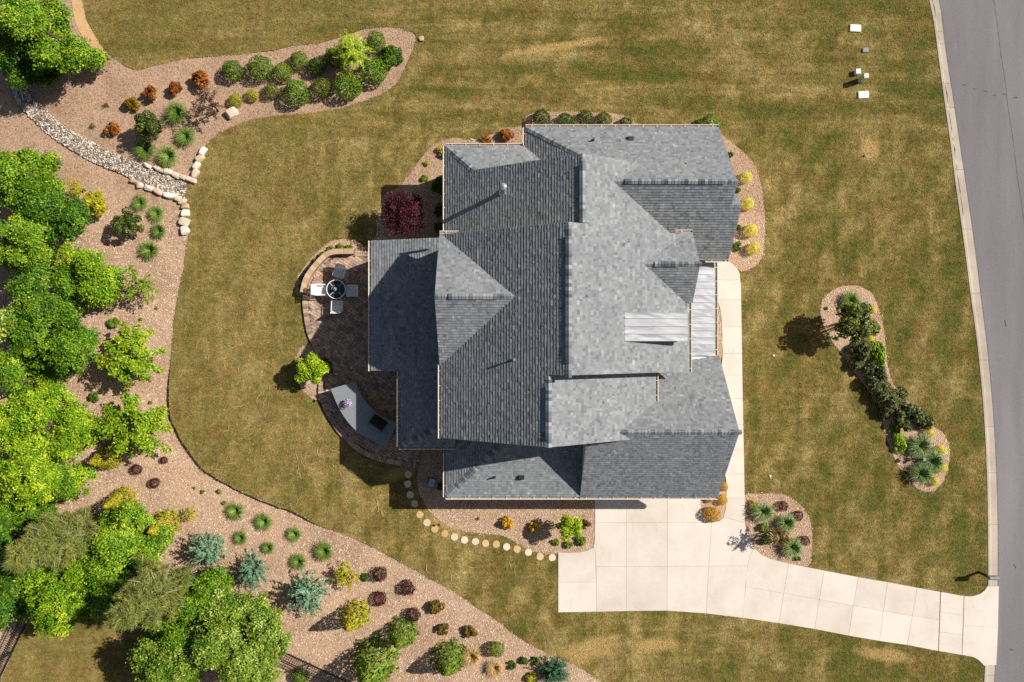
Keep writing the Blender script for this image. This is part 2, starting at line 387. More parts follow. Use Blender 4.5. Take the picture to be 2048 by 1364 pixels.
M['jmaple'] = L('leaf_red_maple', (36, 14, 18), (72, 28, 38), (116, 58, 68)); M['purple'] = L('leaf_purple_green', (44, 56, 28), (82, 94, 48), (134, 128, 84))
M['plum'] = L('leaf_plum', (58, 38, 34), (104, 76, 68), (150, 116, 104)); M['magnolia'] = L('leaf_glossy', (30, 42, 8), (74, 90, 20), (146, 150, 72), spec=0.4, rough=0.4)
M['olive'] = L('leaf_olive_brown', (52, 40, 14), (98, 80, 28), (150, 126, 52)); M['lime'] = L('leaf_lime', (72, 98, 6), (128, 156, 18), (186, 200, 58), trans=0.14)
M['maple'] = L('leaf_young_maple', (56, 88, 6), (112, 142, 18), (178, 190, 54), trans=0.14); M['yellowgreen'] = L('leaf_yellow_green', (110, 104, 10), (160, 156, 26), (202, 192, 62))
M['forest'] = L('leaf_forest', (34, 64, 6), (88, 126, 18), (160, 182, 50), trans=0.13); M['forest_lime'] = L('leaf_forest_lime', (44, 78, 6), (104, 142, 16), (178, 192, 48), trans=0.14)
M['forest_dark'] = L('leaf_forest_dark', (26, 54, 8), (70, 110, 18), (138, 164, 48), trans=0.13); M['forest_pale'] = L('leaf_forest_pale', (54, 84, 14), (120, 144, 38), (200, 208, 128), trans=0.13)
M['pine'] = L('needle_pine', (60, 72, 24), (104, 114, 48), (156, 156, 88), trans=0.15); M['blue'] = L('needle_blue', (64, 92, 66), (108, 138, 108), (160, 184, 150), trans=0.12)
M['deepblue'] = L('needle_deep_green', (26, 56, 38), (52, 90, 62), (96, 132, 98), trans=0.12); M['cypress'] = L('needle_gold_cypress', (92, 92, 8), (146, 142, 20), (192, 184, 56), trans=0.13)
M['greencyp'] = L('needle_green_cypress', (48, 72, 10), (90, 116, 24), (146, 162, 54), trans=0.13); M['tuft'] = L('blade_tuft', (58, 84, 24), (104, 130, 50), (160, 174, 94), trans=0.13)
M['bigtuft'] = L('blade_fountain', (56, 78, 36), (104, 128, 70), (170, 182, 126), trans=0.13); M['strawtuft'] = L('blade_straw', (140, 108, 62), (190, 158, 102), (226, 200, 146), trans=0.13)
M['spread'] = L('leaf_spreading', (70, 100, 8), (116, 148, 18), (166, 184, 50), trans=0.25); M['flower'] = L('petal_lilac', (146, 110, 170), (190, 160, 205), (238, 232, 242), trans=0.13)
M['hosta'] = L('leaf_perennial', (60, 84, 12), (104, 128, 28), (150, 168, 62), trans=0.25)
M['feather'] = L('leaf_feather', (92, 116, 14), (142, 164, 34), (196, 204, 84), trans=0.13)

# ------------------------------------------------------------------ ground
WB = [(165, 0), (173, 38), (188, 68), (210, 101), (233, 120), (259, 135), (278, 139), (300, 133), (338, 124), (375, 116), (413, 113), (473, 108.5), (547, 100), (605, 89), (655, 82), (690, 70), (722, 59), (752, 54), (781, 54), (810, 58.6), (831, 69), (830, 88), (819, 117), (805, 147), (787, 173), (752, 193), (708, 208), (664, 220), (605, 227), (547, 232), (503, 240), (459, 255), (429, 273), (412, 293), (404, 320), (393, 345), (380, 362), (372, 380), (372, 396), (377, 413), (377, 469), (371, 512), (357, 588), (349, 640), (345, 681), (340, 738), (338, 794), (341, 832), (353, 862), (375, 898), (402, 934), (439, 961), (493, 987), (541, 1009), (592, 1026), (636, 1050), (700, 1073), (748, 1096), (795, 1121), (859, 1157), (910, 1184), (941, 1206), (976, 1228), (1009, 1252), (1042, 1276), (1075, 1296), (1108, 1312), (1152, 1331), (1196, 1358)]
WBs = smooth_line(WB, 3)
WBs = [(u + random.uniform(-1, 1), v + random.uniform(-1, 1)) for u, v in WBs]
KB = smooth_line([(1690, -1200), (1790, -300), (1858, 0), (1868, 49), (1879, 131), (1889, 204), (1902, 296), (1910, 361), (1920, 430), (1929, 496), (1942, 597), (1953, 676), (1963, 773), (1969, 852), (1973, 935), (1975.5, 1030), (1976, 1170), (1973, 1280), (1968, 1364), (1950, 1700), (1900, 2600)], 4)
KR = smooth_line([(1711, -1200), (1811, -300), (1879, 0), (1886, 49), (1897, 131), (1908.7, 204), (1922, 296), (1932, 361), (1942, 430), (1951, 496), (1963, 593), (1975.5, 694), (1984, 782), (1989.5, 852), (1994, 944), (1996.6, 1030), (1997, 1150), (1994, 1270), (1990, 1364), (1972, 1700), (1922, 2600)], 4)
LAWN = [(150, -1200)] + WBs + [(1300, 1420), (1500, 1560), (1700, 2600)] + KB[::-1]
link('lawn', prism_mesh('lawn', LAWN, -0.8, 0.0), M['lawn'], kind='structure')
# far ground
link('ground', mesh_pd('ground', [(-900, -900, -1.0), (900, -900, -1.0), (900, 900, -1.0), (-900, 900, -1.0)], [(0, 1, 2, 3)]), M['soil'], kind='structure')
# west mulch ground as a gently shaped sheet (a step down along the south-west lawn edge)
DIP = [(339, 800), (345, 845), (353, 862), (375, 898), (402, 934), (439, 961), (493, 987), (541, 1009), (592, 1026)]
def zbed(u, v):
    u = np.asarray(u, float); v = np.asarray(v, float)
    d = dist_line(u, v, DIP)
    z = -0.035 - 0.20 * np.exp(-(d / 55.0) ** 2)
    c = dist_line(u, v, [(30, 172), (60, 212), (100, 245), (150, 284), (210, 316), (270, 338), (330, 362), (372, 380)])
    return z - 0.10 * np.exp(-(c / 22.0) ** 2) + 0.02 * np.sin(u * 0.05) * np.sin(v * 0.043)
gu = np.arange(-900, 1301, 14.0); gv = np.arange(-500, 1901, 14.0)
UU, VV = np.meshgrid(gu, gv); ZZ = zbed(UU, VV)
Vg = np.stack([(UU - 1024) * S, -(VV - 682) * S, ZZ], -1).reshape(-1, 3)
nu, nv = len(gu), len(gv)
Fg = [(j * nu + i, (j + 1) * nu + i, (j + 1) * nu + i + 1, j * nu + i + 1) for j in range(nv - 1) for i in range(nu - 1)]
link('mulch_ground', mesh_pd('mulch_ground', Vg, Fg, True), M['mulch'], kind='structure')
link('sand_path', prism_mesh('sand_path', smooth_line([(138, -60), (165, -60), (165, 0), (173, 38), (188, 68), (213, 104), (198, 108), (172, 84), (152, 48), (144, 10)], 3, True), -0.3, -0.004), M['sand'], kind='structure')
link('neighbour_lawn', prism_mesh('neighbour_lawn', smooth_line([(-300, 1900), (-60, 1400), (4, 1357), (58, 1242), (180, 1240), (300, 1250), (330, 1330), (300, 1420), (330, 1900)], 3, True), -0.5, 0.01), M['lawn'], kind='structure')

# beds lying in the lawn
BEDS = {
 'island_bed': [(1642, 610), (1655, 588), (1677, 575), (1706, 571), (1732, 578), (1750, 598), (1762, 635), (1769, 672), (1773, 712), (1780, 752), (1791, 775), (1817, 804), (1864, 851), (1886, 866), (1897, 888), (1899, 914), (1892, 947), (1879, 973), (1860, 983), (1835, 978), (1813, 958), (1795, 929), (1780, 896), (1769, 863), (1765, 833), (1754, 804), (1732, 775), (1714, 749), (1688, 712), (1666, 685), (1644, 643)],
 'driveway_bed': [(1489, 992), (1515, 988), (1559, 988), (1586, 998), (1606, 1016), (1618, 1037), (1624, 1066), (1623, 1102), (1617, 1133), (1574, 1127), (1538, 1118), (1514, 1103), (1499, 1079), (1491, 1046)],
 'east_bed': [(1392, 262), (1398, 250), (1404, 242), (1421, 236), (1438, 245), (1442, 268), (1464, 285), (1489, 307), (1509, 330), (1521, 364), (1526, 402), (1530, 444), (1529, 482), (1524, 514), (1509, 534), (1489, 541), (1478, 540), (1440, 520), (1380, 500), (1370, 300)],
 'north_bed': [(1277, 253), (1264, 242), (1247, 231), (1215, 225), (1140, 224), (1072, 225), (1050, 235), (1045, 251), (1012, 258), (986, 268), (970, 274), (944, 281), (920, 277), (899, 277), (874, 287), (852, 304), (831, 332), (810, 360), (794, 376), (768, 391), (758, 430), (752, 470), (748, 500), (900, 500), (1000, 320), (1277, 300)],
 'patio_bed': [(742, 500), (725, 490), (714, 483), (688, 478), (662, 483), (637, 501), (611, 530), (596, 553), (590, 584), (606, 590), (640, 560), (742, 520)],
 'patio_tree_bed': [(612, 690), (598, 700), (592, 725), (596, 760), (610, 785), (640, 800), (650, 760), (640, 700)],
 'south_bed': [(835, 890), (836, 935), (834, 960), (838, 985), (848, 1005), (862, 1026), (885, 1045), (920, 1060), (960, 1066), (1000, 1070), (1025, 1080), (1050, 1096), (1080, 1106), (1120, 1107), (1160, 1105), (1180, 1100), (1190, 1085), (1191, 1050), (1191, 960), (900, 880)],
 'planter_bed': [(1399, 970), (1401, 1010), (1404, 1030), (1412, 1040), (1424, 1044), (1438, 1041), (1447, 1032), (1451, 1018), (1453, 970)],
 'walk_strip_bed': [(1433, 598), (1440, 612), (1443, 640), (1445, 712), (1430, 712), (1430, 598)],
}
BEDP = {}
for k, p in BEDS.items():
    q = smooth_line(p, 3, True); q = [(u + random.uniform(-.7, .7), v + random.uniform(-.7, .7)) for u, v in q]
    BEDP[k] = q
    link(k, prism_mesh(k, q, -0.3, 0.012 if k != 'planter_bed' else 0.02), M['mulch'], kind='structure')

# ------------------------------------------------------------------ road and kerb
road_poly = KR + [(3600, 2600), (3600, -1200)]
link('road', prism_mesh('road', road_poly, -0.6, -0.10), M['asphalt'], kind='structure')
kerb = empty('kerb', (0, 0, 0), kind='structure')
def along(line):
    P_ = [G(u, v).to_2d() for u, v in line]; d = [0.0]
    for a, b in zip(P_[:-1], P_[1:]): d.append(d[-1] + (b - a).length)
    return P_, d
def at_y(line, y):
    for (u0, v0), (u1, v1) in zip(line[:-1], line[1:]):
        if v0 <= y <= v1: return u0 + (u1 - u0) * (y - v0) / (v1 - v0)
    return line[-1][0]
kv = [-340, -180, -40, 62, 86, 166, 214, 338, 458, 586, 720, 854, 946, 1050, 1131, 1172]
kv2 = [1330, 1352, 1480, 1620]
def kerb_piece(v0, v1, name='kerb_segment', mat='kerb'):
    n = 5; rings = []
    for i in range(n + 1):
        v = v0 + (v1 - v0) * i / n + (0.25 if i == 0 else -0.25 if i == n else 0)
        a = G(at_y(KB, v), v); b = G(at_y(KR, v), v); d = (b - a); w = d.length; d.normalize()
        prof = [(-0.005, -0.4), (-0.005, 0.025), (0.10, 0.028), (0.135, 0.015), (0.19, -0.085), (0.22, -0.098), (w + 0.01, -0.088), (w + 0.01, -0.4)]
        rings.append([a + d * x + Vector((0, 0, z)) for x, z in prof])
    V = [p for r in rings for p in r]; k = len(rings[0]); F = []
    for i in range(n):
        for j in range(k - 1): F.append((i * k + j, (i + 1) * k + j, (i + 1) * k + j + 1, i * k + j + 1))
    F.append(tuple(range(k))); F.append(tuple(range(n * k + k - 1, n * k - 1, -1)))
    bm = bmesh.new(); vv = [bm.verts.new(p) for p in V]
    for f in F: bm.faces.new([vv[i] for i in f])
    return link(name, bm_mesh(name, bm), M[mat], kerb)
for a, b in list(zip(kv[:-1], kv[1:])) + list(zip(kv2[:-1], kv2[1:])):
    o = kerb_piece(a, b)
# dirt and tar in the gutter joint
def ribbon(name, line, w, z, mat, parent=None, jit=0.0, **kw):
    P_ = [G(u, v) for u, v in line]; V = []; F = []
    for i, p in enumerate(P_):
        q = P_[min(i + 1, len(P_) - 1)]; r = P_[max(i - 1, 0)]; d = (q - r); d.normalize(); n_ = Vector((-d.y, d.x, 0))
        ww = w * (1 + random.uniform(-jit, jit)) / 2; zz = z(p) if callable(z) else z
        V += [p + n_ * ww + Vector((0, 0, zz)), p - n_ * ww + Vector((0, 0, zz))]
    for i in range(len(P_) - 1): F.append((2 * i, 2 * i + 1, 2 * i + 3, 2 * i + 2))
    return link(name, mesh_pd(name, V, F), mat, parent, **kw)
gl = []
v = -30
while v < 440:
    gl.append((at_y(KB, v) + (at_y(KR, v) - at_y(KB, v)) * 0.36 + 0.8 * math.sin(v * .11) + random.uniform(-.8, .8), v)); v += 7
ribbon('gutter_dirt', gl, 0.075, -0.088, M['tar'], kerb, 0.6)

road = bpy.data.objects['road']
for (u, v, a_, l_) in [(1927, 168, 8, 7), (1948, 176, 12, 7), (1969, 180, 16, 8), (1988, 189, 12, 6), (2008, 187, 0, 8), (2030, 193, 8, 7), (2012, 640, 80, 14), (2030, 1130, 60, 9), (2022, 1300, 20, 8)]:
    c_, s_ = math.cos(math.radians(a_)), math.sin(math.radians(a_)); ribbon('tar_mark', [(u + c_ * l_ * k / 6, v + s_ * l_ * k / 6 + random.uniform(-.3, .3)) for k in range(7)], 0.05, -0.0965, M['tar2'], road, 0.5)
ribbon('road_seam', [(1985 + (v + 40) * 0.135 + 0.6 * math.sin(v * .05) + random.uniform(-.2, .2), v) for v in range(-40, 560, 8)], 0.02, -0.0962, M['tar2'], road, 0.6)
ribbon('edge_grit', [(at_y(KR, v) + 1.3 + random.uniform(-.6, .6), v) for v in range(-40, 1380, 4)], 0.05, -0.0945, M['grit'], road, 0.9)
# ------------------------------------------------------------------ concrete: driveway and front walk
drive = empty('driveway', (0, 0, 0), kind='structure'); walk = empty('front_walk', (0, 0, 0), kind='structure')
SL = [
 [(1189, 970), (1252.3, 970), (1252.3, 1045), (1190, 1045)], [(1252.3, 970), (1334.5, 970), (1334.5, 1045), (1252.3, 1045)],
 [(1334.5, 970), (1400, 970), (1401, 1010), (1404, 1030), (1412, 1041), (1417, 1045), (1334.5, 1045)],
 [(1190, 1045), (1252.3, 1045), (1252.4, 1132.7), (1192, 1132.7), (1191, 1104), (1186.5, 1095), (1189, 1084)],
 [(1252.3, 1045), (1334.5, 1045), (1334.2, 1132.4), (1252.4, 1132.7)], [(1334.5, 1045), (1423, 1045), (1417, 1132), (1334.2, 1132.4)],
 [(1423, 1045), (1438, 1042), (1447, 1034), (1490, 1046), (1493, 1060), (1499.8, 1078.5), (1508, 1095), (1500, 1108), (1495, 1131), (1417, 1132)],
 [(1116.3, 1105), (1140, 1105.5), (1159, 1104.5), (1174, 1101), (1186.5, 1095), (1191, 1104), (1192, 1164), (1116.3, 1164.3)],
 [(1116.3, 1164.3), (1192, 1164), (1192.5, 1223), (1116.3, 1224.5)], [(1192, 1132.7), (1252.4, 1132.7), (1252.5, 1221.8), (1192.5, 1223)],
 [(1252.4, 1132.7), (1334.2, 1132.4), (1334, 1221), (1252.5, 1221.8)], [(1334.2, 1132.4), (1417, 1132), (1412, 1226.5), (1334, 1221)],
 [(1417, 1132), (1495, 1131), (1485.5, 1235.4), (1412, 1226.5)], [(1495, 1131), (1500, 1108), (1508, 1095), (1514.6, 1102), (1524, 1110), (1538, 1117), (1576.8, 1127), (1567, 1186), (1490, 1173)],
 [(1490, 1173), (1567, 1186), (1557.5, 1246), (1485.5, 1235.4)]]
jN = [(1576.8, 1127), (1648, 1141), (1716, 1154), (1774.7, 1164), (1833.4, 1175), (1880, 1183.6)]
jM = [(1567, 1186), (1638, 1198.5), (1706, 1211), (1766, 1221.6), (1824, 1231), (1878, 1239.5)]
jS = [(1557.5, 1246), (1628.6, 1257.6), (1697, 1271), (1758.7, 1281.6), (1814, 1289.6), (1875.5, 1301.6)]
for i in range(5):
    SL.append([jN[i], jN[i + 1], jM[i + 1], jM[i]]); SL.append([jM[i], jM[i + 1], jS[i + 1], jS[i]])
for a, b in (((1183.6, 1222.8), (1192, 1230)), ((1222.8, 1263), (1230, 1270)), ((1263, 1301.6), (1270, 1309.6))):
    f = lambda y: 1880.7 - (y - 1183.6) * 0.04
    g_ = lambda y: 1927.7 - (y - 1192) * 0.035
    SL.append([(f(a[0]) + .6, a[0]), (g_(b[0]) - .6, b[0]), (g_(b[1]) - .6, b[1]), (f(a[1]) + .6, a[1])])
SL.append([(1927.7, 1192), (1940, 1192.5), (1950, 1191), (1960, 1187), (1968, 1181), (1974, 1172), (1997, 1172), (1995.5, 1254), (1926, 1251)])
SL.append([(1926, 1251), (1995.5, 1254), (1992, 1329.5), (1967.5, 1331), (1965, 1328), (1956, 1319.5), (1945.5, 1313.6), (1923.6, 1309.6)])
def shrink(poly, d):
    """inset a polygon by d pixels (mitred)"""
    n = len(poly); A = sum(poly[i][0] * poly[(i + 1) % n][1] - poly[(i + 1) % n][0] * poly[i][1] for i in range(n)); s = 1 if A > 0 else -1
    out = []
    for i in range(n):
        p0, p1, p2 = Vector(poly[i - 1]), Vector(poly[i]), Vector(poly[(i + 1) % n])
        a = (p1 - p0).normalized(); b = (p2 - p1).normalized(); na = Vector((-a.y, a.x)) * s; nb = Vector((-b.y, b.x)) * s
        m = na + nb; L_ = m.length_squared
        m = m * (2.0 / max(L_, 0.6)) * 0.5 * 1.0
        out.append(tuple(p1 + m * d * (1.0 if L_ < 1e-6 else 1.0)))
    return out
def slab(poly, parent, z1, gap=0.28, name='slab', mat='concrete', z0=-0.12):
    q = shrink(poly, gap); q2 = shrink(poly, gap + 0.3)
    a = [G(u, v) for u, v in q]; b = [G(u, v) for u, v in q2]; n = len(q)
    bm = bmesh.new()
    lo = [bm.verts.new((p.x, p.y, z0)) for p in a]; mi = [bm.verts.new((p.x, p.y, z1 - 0.006)) for p in a]; hi = [bm.verts.new((p.x, p.y, z1)) for p in b]
    for i in range(n):
        j = (i + 1) % n; bm.faces.new((lo[i], lo[j], mi[j], mi[i])); bm.faces.new((mi[i], mi[j], hi[j], hi[i]))
    for t in tessellate_polygon([[Vector((p.x, p.y, 0)) for p in b]]): bm.faces.new([hi[i] for i in t])
    return link(name, bm_mesh(name, bm), M[mat], parent)
for i, p in enumerate(SL): slab(p, drive, 0.035)
# dirt joint bed under the slabs
link('joint_base', prism_mesh('joint_base', [(1189, 970), (1400, 970), (1404, 1028), (1420, 1043), (1440, 1040), (1448, 1033), (1490, 1046), (1500, 1079), (1515, 1102), (1540, 1117), (1716, 1153), (1880, 1183), (1940, 1191), (1990, 1180), (1990, 1325), (1945, 1313), (1812, 1289), (1690, 1269), (1557, 1245), (1486, 1234), (1412, 1225.5), (1334, 1220), (1252, 1221), (1117, 1223), (1117, 1106), (1160, 1105), (1186, 1096), (1190, 1080)], -0.3, 0.006), M['joint'], drive)
wE = [(970, 1488.6), (1046, 1491)]
def we(v):
    xs = [(523, 1458), (530, 1467), (536, 1473), (546, 1479), (573, 1481.5), (657, 1483), (780, 1485), (993, 1489), (1047, 1490.5)]
    return np.interp(v, [a for a, _ in xs], [b for _, b in xs])
def ww(v):
    xs = [(523, 1432), (599, 1434), (618, 1440), (640, 1443), (710, 1445), (760, 1440), (900, 1440), (960, 1452), (1010, 1452), (1034, 1447)]
    return np.interp(v, [a for a, _ in xs], [b for _, b in xs])
wj = [516, 560, 599.5, 652.7, 707, 750, 797, 849, 900, 948, 996]
for a, b in zip(wj[:-1], wj[1:]):
    vsx = np.linspace(a, b, 7)
    if a < 520: vsx = np.array([520, 523, 527, 531, 536, 541, 546, 553, 560.])
    slab([(float(ww(v)), float(v)) for v in vsx] + [(float(we(v)), float(v)) for v in vsx[::-1]], walk, 0.035)
slab([(1452, 996), (1451.5, 1015), (1447, 1034), (1490, 1046), (1489, 996)], walk, 0.035)

# ------------------------------------------------------------------ the house
house = empty('house', (0, 0, 0), label='large house with grey shingled roofs of many gables and hips', cat='house')
RS = np.random.default_rng(21)
EXPO = 0.143
def clip_poly(poly, planes):
    for (nx, ny, d) in planes:
        out = []; n = len(poly)
        for i in range(n):
            a = poly[i]; b = poly[(i + 1) % n]; da = nx * a[0] + ny * a[1] - d; db = nx * b[0] + ny * b[1] - d
            if da >= 0: out.append(a)
            if (da >= 0) != (db >= 0):
                t = da / (da - db); out.append((a[0] + (b[0] - a[0]) * t, a[1] + (b[1] - a[1]) * t))
        poly = out
        if len(poly) < 3: return []
    return poly
n_shingles = 0
def slope(pts, h0=None, name='roof_slope', shingles=True):
    """pts: convex planar polygon (plan x, plan y, height). Deck + real shingle tabs in courses."""
    global n_shingles
    W = [P(*p) for p in pts]
    n = (W[1] - W[0]).cross(W[2] - W[0])
    k = 2
    while n.length < 1e-6 and k < len(W) - 1: k += 1; n = (W[1] - W[0]).cross(W[k] - W[0])
    if n.z < 0: n = -n; W = W[::-1]
    n.normalize()
    up = Vector((-n.x * n.z, -n.y * n.z, 1 - n.z * n.z)).normalized(); e = up.cross(n).normalized()
    deck_top = [p - n * 0.004 for p in W]; deck_bot = [p - Vector((0, 0, 0.17)) for p in W]; m = len(W)
    V = deck_top + deck_bot; F = [tuple(range(m)), tuple(range(2 * m - 1, m - 1, -1))] + [(i, m + i, m + (i + 1) % m, (i + 1) % m) for i in range(m)]
    deck = link(name, mesh_pd(name, V, F), M['trim'], house)
    if not shingles: return deck, n
    O = W[0].copy(); sin = up.z
    zmin = min(p.z for p in W) if h0 is None else h0
    O = O - up * ((O.z - zmin) / sin)                     # origin on the plane at the reference eave height
    Q = [((p - O).dot(e), (p - O).dot(up)) for p in W]
    A = sum(Q[i][0] * Q[(i + 1) % m][1] - Q[(i + 1) % m][0] * Q[i][1] for i in range(m)); s = 1 if A > 0 else -1
    planes = []
    for i in range(m):
        a = Q[i]; b = Q[(i + 1) % m]; dx, dy = b[0] - a[0], b[1] - a[1]; l = math.hypot(dx, dy)
        if l < 1e-6: continue
        nx, ny = -dy / l * s, dx / l * s; planes.append((nx, ny, nx * a[0] + ny * a[1]))
    t0 = min(q[1] for q in Q); t1 = max(q[1] for q in Q); a0 = min(q[0] for q in Q); a1 = max(q[0] for q in Q)
    VV_, FF, TT = [], [], []
    c = math.floor(t0 / EXPO)
    while c * EXPO < t1:
        tb = c * EXPO; tt = tb + EXPO; a = a0 - RS.uniform(0, 0.3); row = RS.uniform(-0.05, 0.05)
        while a < a1:
            w = RS.choice([0.08, 0.10, 0.13, 0.16, 0.20]) * RS.uniform(0.9, 1.1); b = a + w
            thick = RS.choice([0.004, 0.011]); tone = np.clip(RS.normal(0.5, 0.12) + row*.5, 0, 1)
            poly = clip_poly([(a, tb), (b, tb), (b, tt), (a, tt)], planes)
            if poly:
                i0 = len(VV_)
                for (x, t) in poly:
                    lift = (thick + 0.016) * (1 - (t - tb) / EXPO) + 0.003
                    VV_.append(O + e * x + up * t + n * lift)
                FF.append(tuple(range(i0, i0 + len(poly)))); TT.append(tone); n_shingles += 1
                low = [p for p in poly if abs(p[1] - tb) < 1e-6]
                if len(low) >= 2:
                    xa, xb = min(p[0] for p in low), max(p[0] for p in low); lift = thick + 0.019
                    j = len(VV_)
                    VV_ += [O + e * xa + up * tb + n * lift, O + e * xb + up * tb + n * lift, O + e * xb + up * tb - n * 0.002, O + e * xa + up * tb - n * 0.002]
                    FF.append((j, j + 1, j + 2, j + 3)); TT.append(tone * 0.6)
            a = b
        c += 1
    link('shingles', mesh_pd('shingles', VV_, FF, tone=TT), M['shingle'], deck, kind='stuff')
    return deck, n
def gutter(deck, a, b, out):
    """white K gutter with hangers from a to b (plan), out = plan direction away from the roof"""
    A = P(*a); B = P(*b); d = (B - A); l = d.length; d.normalize(); o_ = Vector((out[0], -out[1], 0)).normalized(); Z = Vector((0, 0, 1))
    A = A - Z * 0.03; bm = bmesh.new()
    prof = [(0.0, 0.0), (0.0, -0.11), (0.075, -0.11), (0.105, 0.0), (0.118, 0.0), (0.122, 0.018), (0.098, 0.018), (0.07, -0.10), (0.006, -0.10), (0.006, 0.0)]
    va = [bm.verts.new(A + o_ * x + Z * z) for x, z in prof]; vb = [bm.verts.new(A + d * l + o_ * x + Z * z) for x, z in prof]
    k = len(prof)
    for i in range(k): bm.faces.new((va[i], va[(i + 1) % k], vb[(i + 1) % k], vb[i]))
    for s_ in (0.0, l):
        q = [bm.verts.new(A + d * s_ + o_ * x + Z * z) for x, z in ((0, .0), (0, -.11), (.075, -.11), (.122, .018))]; bm.faces.new(q)
    g = link('gutter', bm_mesh('gutter', bm), M['trim'], deck)
    bm = bmesh.new(); x = 0.3
    while x < l - 0.1:
        c = A + d * x + o_ * 0.06 + Z * 0.012
        rot = Matrix((d, o_, Z)).transposed(); bm_box(bm, c, (0.022, 0.11, 0.010), rot=rot); x += 0.66
    if len(bm.verts): link('gutter_hangers', bm_mesh('gutter_hangers', bm), M['trim'], deck, kind='stuff')
    else: bm.free()
    m = mesh_pd('gutter_debris', [A + o_ * .01 - Z * .06, A + o_ * .088 - Z * .06, A + d * l + o_ * .088 - Z * .06, A + d * l + o_ * .01 - Z * .06], [(0, 1, 2, 3)])
    link('gutter_debris', m, M['gutter_in'], deck)
cap_mesh = {}
n_caps = 0
def caps(deck, a, b, nl, nr, vent=None, w=0.155, expo=0.145):
    """ridge or hip cap shingles from a to b; nl, nr are the two roof normals; vent = (s0, s1) raised ridge vent span in metres"""
    global n_caps
    A = P(*a); B = P(*b); d = B - A; l = d.length; d.normalize()
    tl = d.cross(nl).normalized(); tr = d.cross(nr).normalized()
    if tl.z > 0: tl = -tl
    if tr.z > 0: tr = -tr
    key = len(cap_mesh); up = (nl + nr).normalized()
    def capv(rise):
        r = []
        for (s_, z_) in ((0.0, 0.026), (expo + 0.02, 0.010)):
            for t_, k_ in ((tl, w), (tl, w * .5), (None, 0), (tr, w * .5), (tr, w)):
                off = up * (z_ + rise + (0.004 if t_ is None else 0))
                r.append(d * s_ + (t_ * k_ if t_ is not None else Vector()) + off)
        return r
    def mk(rise):
        r = capv(rise); V = r + [p - up * 0.016 for p in r[:5]]
        F = [(i, i + 1, i + 6, i + 5) for i in range(4)] + [(10 + i, 11 + i, i + 1, i) for i in range(4)]
        return mesh_pd('ridge_cap', V, F)
    m0 = mk(0.012); m1 = mk(0.075) if vent else None
    if vent: vent = (math.ceil((vent[0] - .05) / expo) * expo + .01, math.floor((vent[1] - .10) / expo) * expo + expo - .005)
    if vent:
        bm = bmesh.new(); k = 1.0
        secs = []
        for s_ in vent:
            secs.append([bm.verts.new(A + d * s_ + t_ * q + up * z_) for t_, q, z_ in ((tl, w * 1.0, 0.004), (tl, w * 1.0, 0.08), (tr, 0.0, 0.085), (tr, w * 1.0, 0.08), (tr, w * 1.0, 0.004))])
        for i in range(4): bm.faces.new((secs[0][i], secs[0][i + 1], secs[1][i + 1], secs[1][i]))
        bm.faces.new(secs[0]); bm.faces.new(secs[1][::-1])
        link('ridge_vent', bm_mesh('ridge_vent', bm), M['dark'], deck)
    x = 0.0
    while x < l - 0.02:
        on = vent and vent[0] <= x + 0.03 and x + 0.05 <= vent[1]
        link('ridge_cap', m1 if on else m0, M['cap'], deck, loc=A + d * x); n_caps += 1
        x += expo
pm = 0.667 * S          # 8/12 pitch per plan unit
# main centre block
cW, nW = slope([(-122, -184, 5.5), (87.5, -184, 9.13), (87.5, 53, 9.13), (-122, 53, 5.5)], 5.5)
cE, nE = slope([(87.5, -184, 9.13), (306.5, -184, 9.13 - pm * 219), (306.5, 53, 9.13 - pm * 219), (87.5, 53, 9.13)])
caps(cW, (87.5, -184, 9.13), (87.5, 53, 9.13), nW, nE, (0.55, 5.7))
gutter(cE, (307.5, -66, 9.13 - pm * 219), (307.5, 54, 9.13 - pm * 219), (1, 0)); gutter(cW, (-123, 40, 5.5), (-123, 168, 5.5), (-1, 0))
# south block
sW, _ = slope([(-122, 53, 5.5), (57.5, 53, 8.61), (57.5, 167, 8.61), (-122, 167, 5.5)], 5.5)
sE, nSE = slope([(57.5, 50, 8.61), (248.5, 50, 8.61 - pm * 191), (248.5, 167, 8.61 - pm * 191), (57.5, 167, 8.61)])
caps(sW, (57.5, 55, 8.61), (57.5, 167, 8.61), nW, nSE, (0.35, 2.6))
gutter(sE, (249.5, 57, 8.61 - pm * 191), (249.5, 107, 8.61 - pm * 191), (1, 0))
# north block
a = 3.45 + pm * 51
n1_, nNW = slope([(-120.6, -356, 3.45), (-69.6, -305, a), (-69.6, -180, a), (-120.6, -180, 3.45)], 3.45)
n2_, _ = slope([(-69.6, -305, a), (114.5, -305, 7.52), (114.5, -180, 7.52), (-69.6, -180, a)], 3.45)
n3_, nNE = slope([(114.5, -305, 7.52), (300, -305, 7.52 - pm * 185.5), (300, -180, 7.52 - pm * 185.5), (114.5, -180, 7.52)])
sk, nSK = slope([(-120.6, -356, 3.45), (76, -356, 3.45), (76, -305, a), (-69.6, -305, a)])
caps(n2_, (114.5, -304, 7.52), (114.5, -186, 7.52), nNW, nNE, (0.45, 3.1))
caps(n1_, (-119.5, -355, 3.46), (-70, -305.5, a), nNW, nSK)
gutter(n1_, (-121.6, -357, 3.45), (-121.6, -186, 3.45), (-1, 0)); gutter(sk, (-121, -357, 3.45), (21, -357, 3.45), (0, -1))
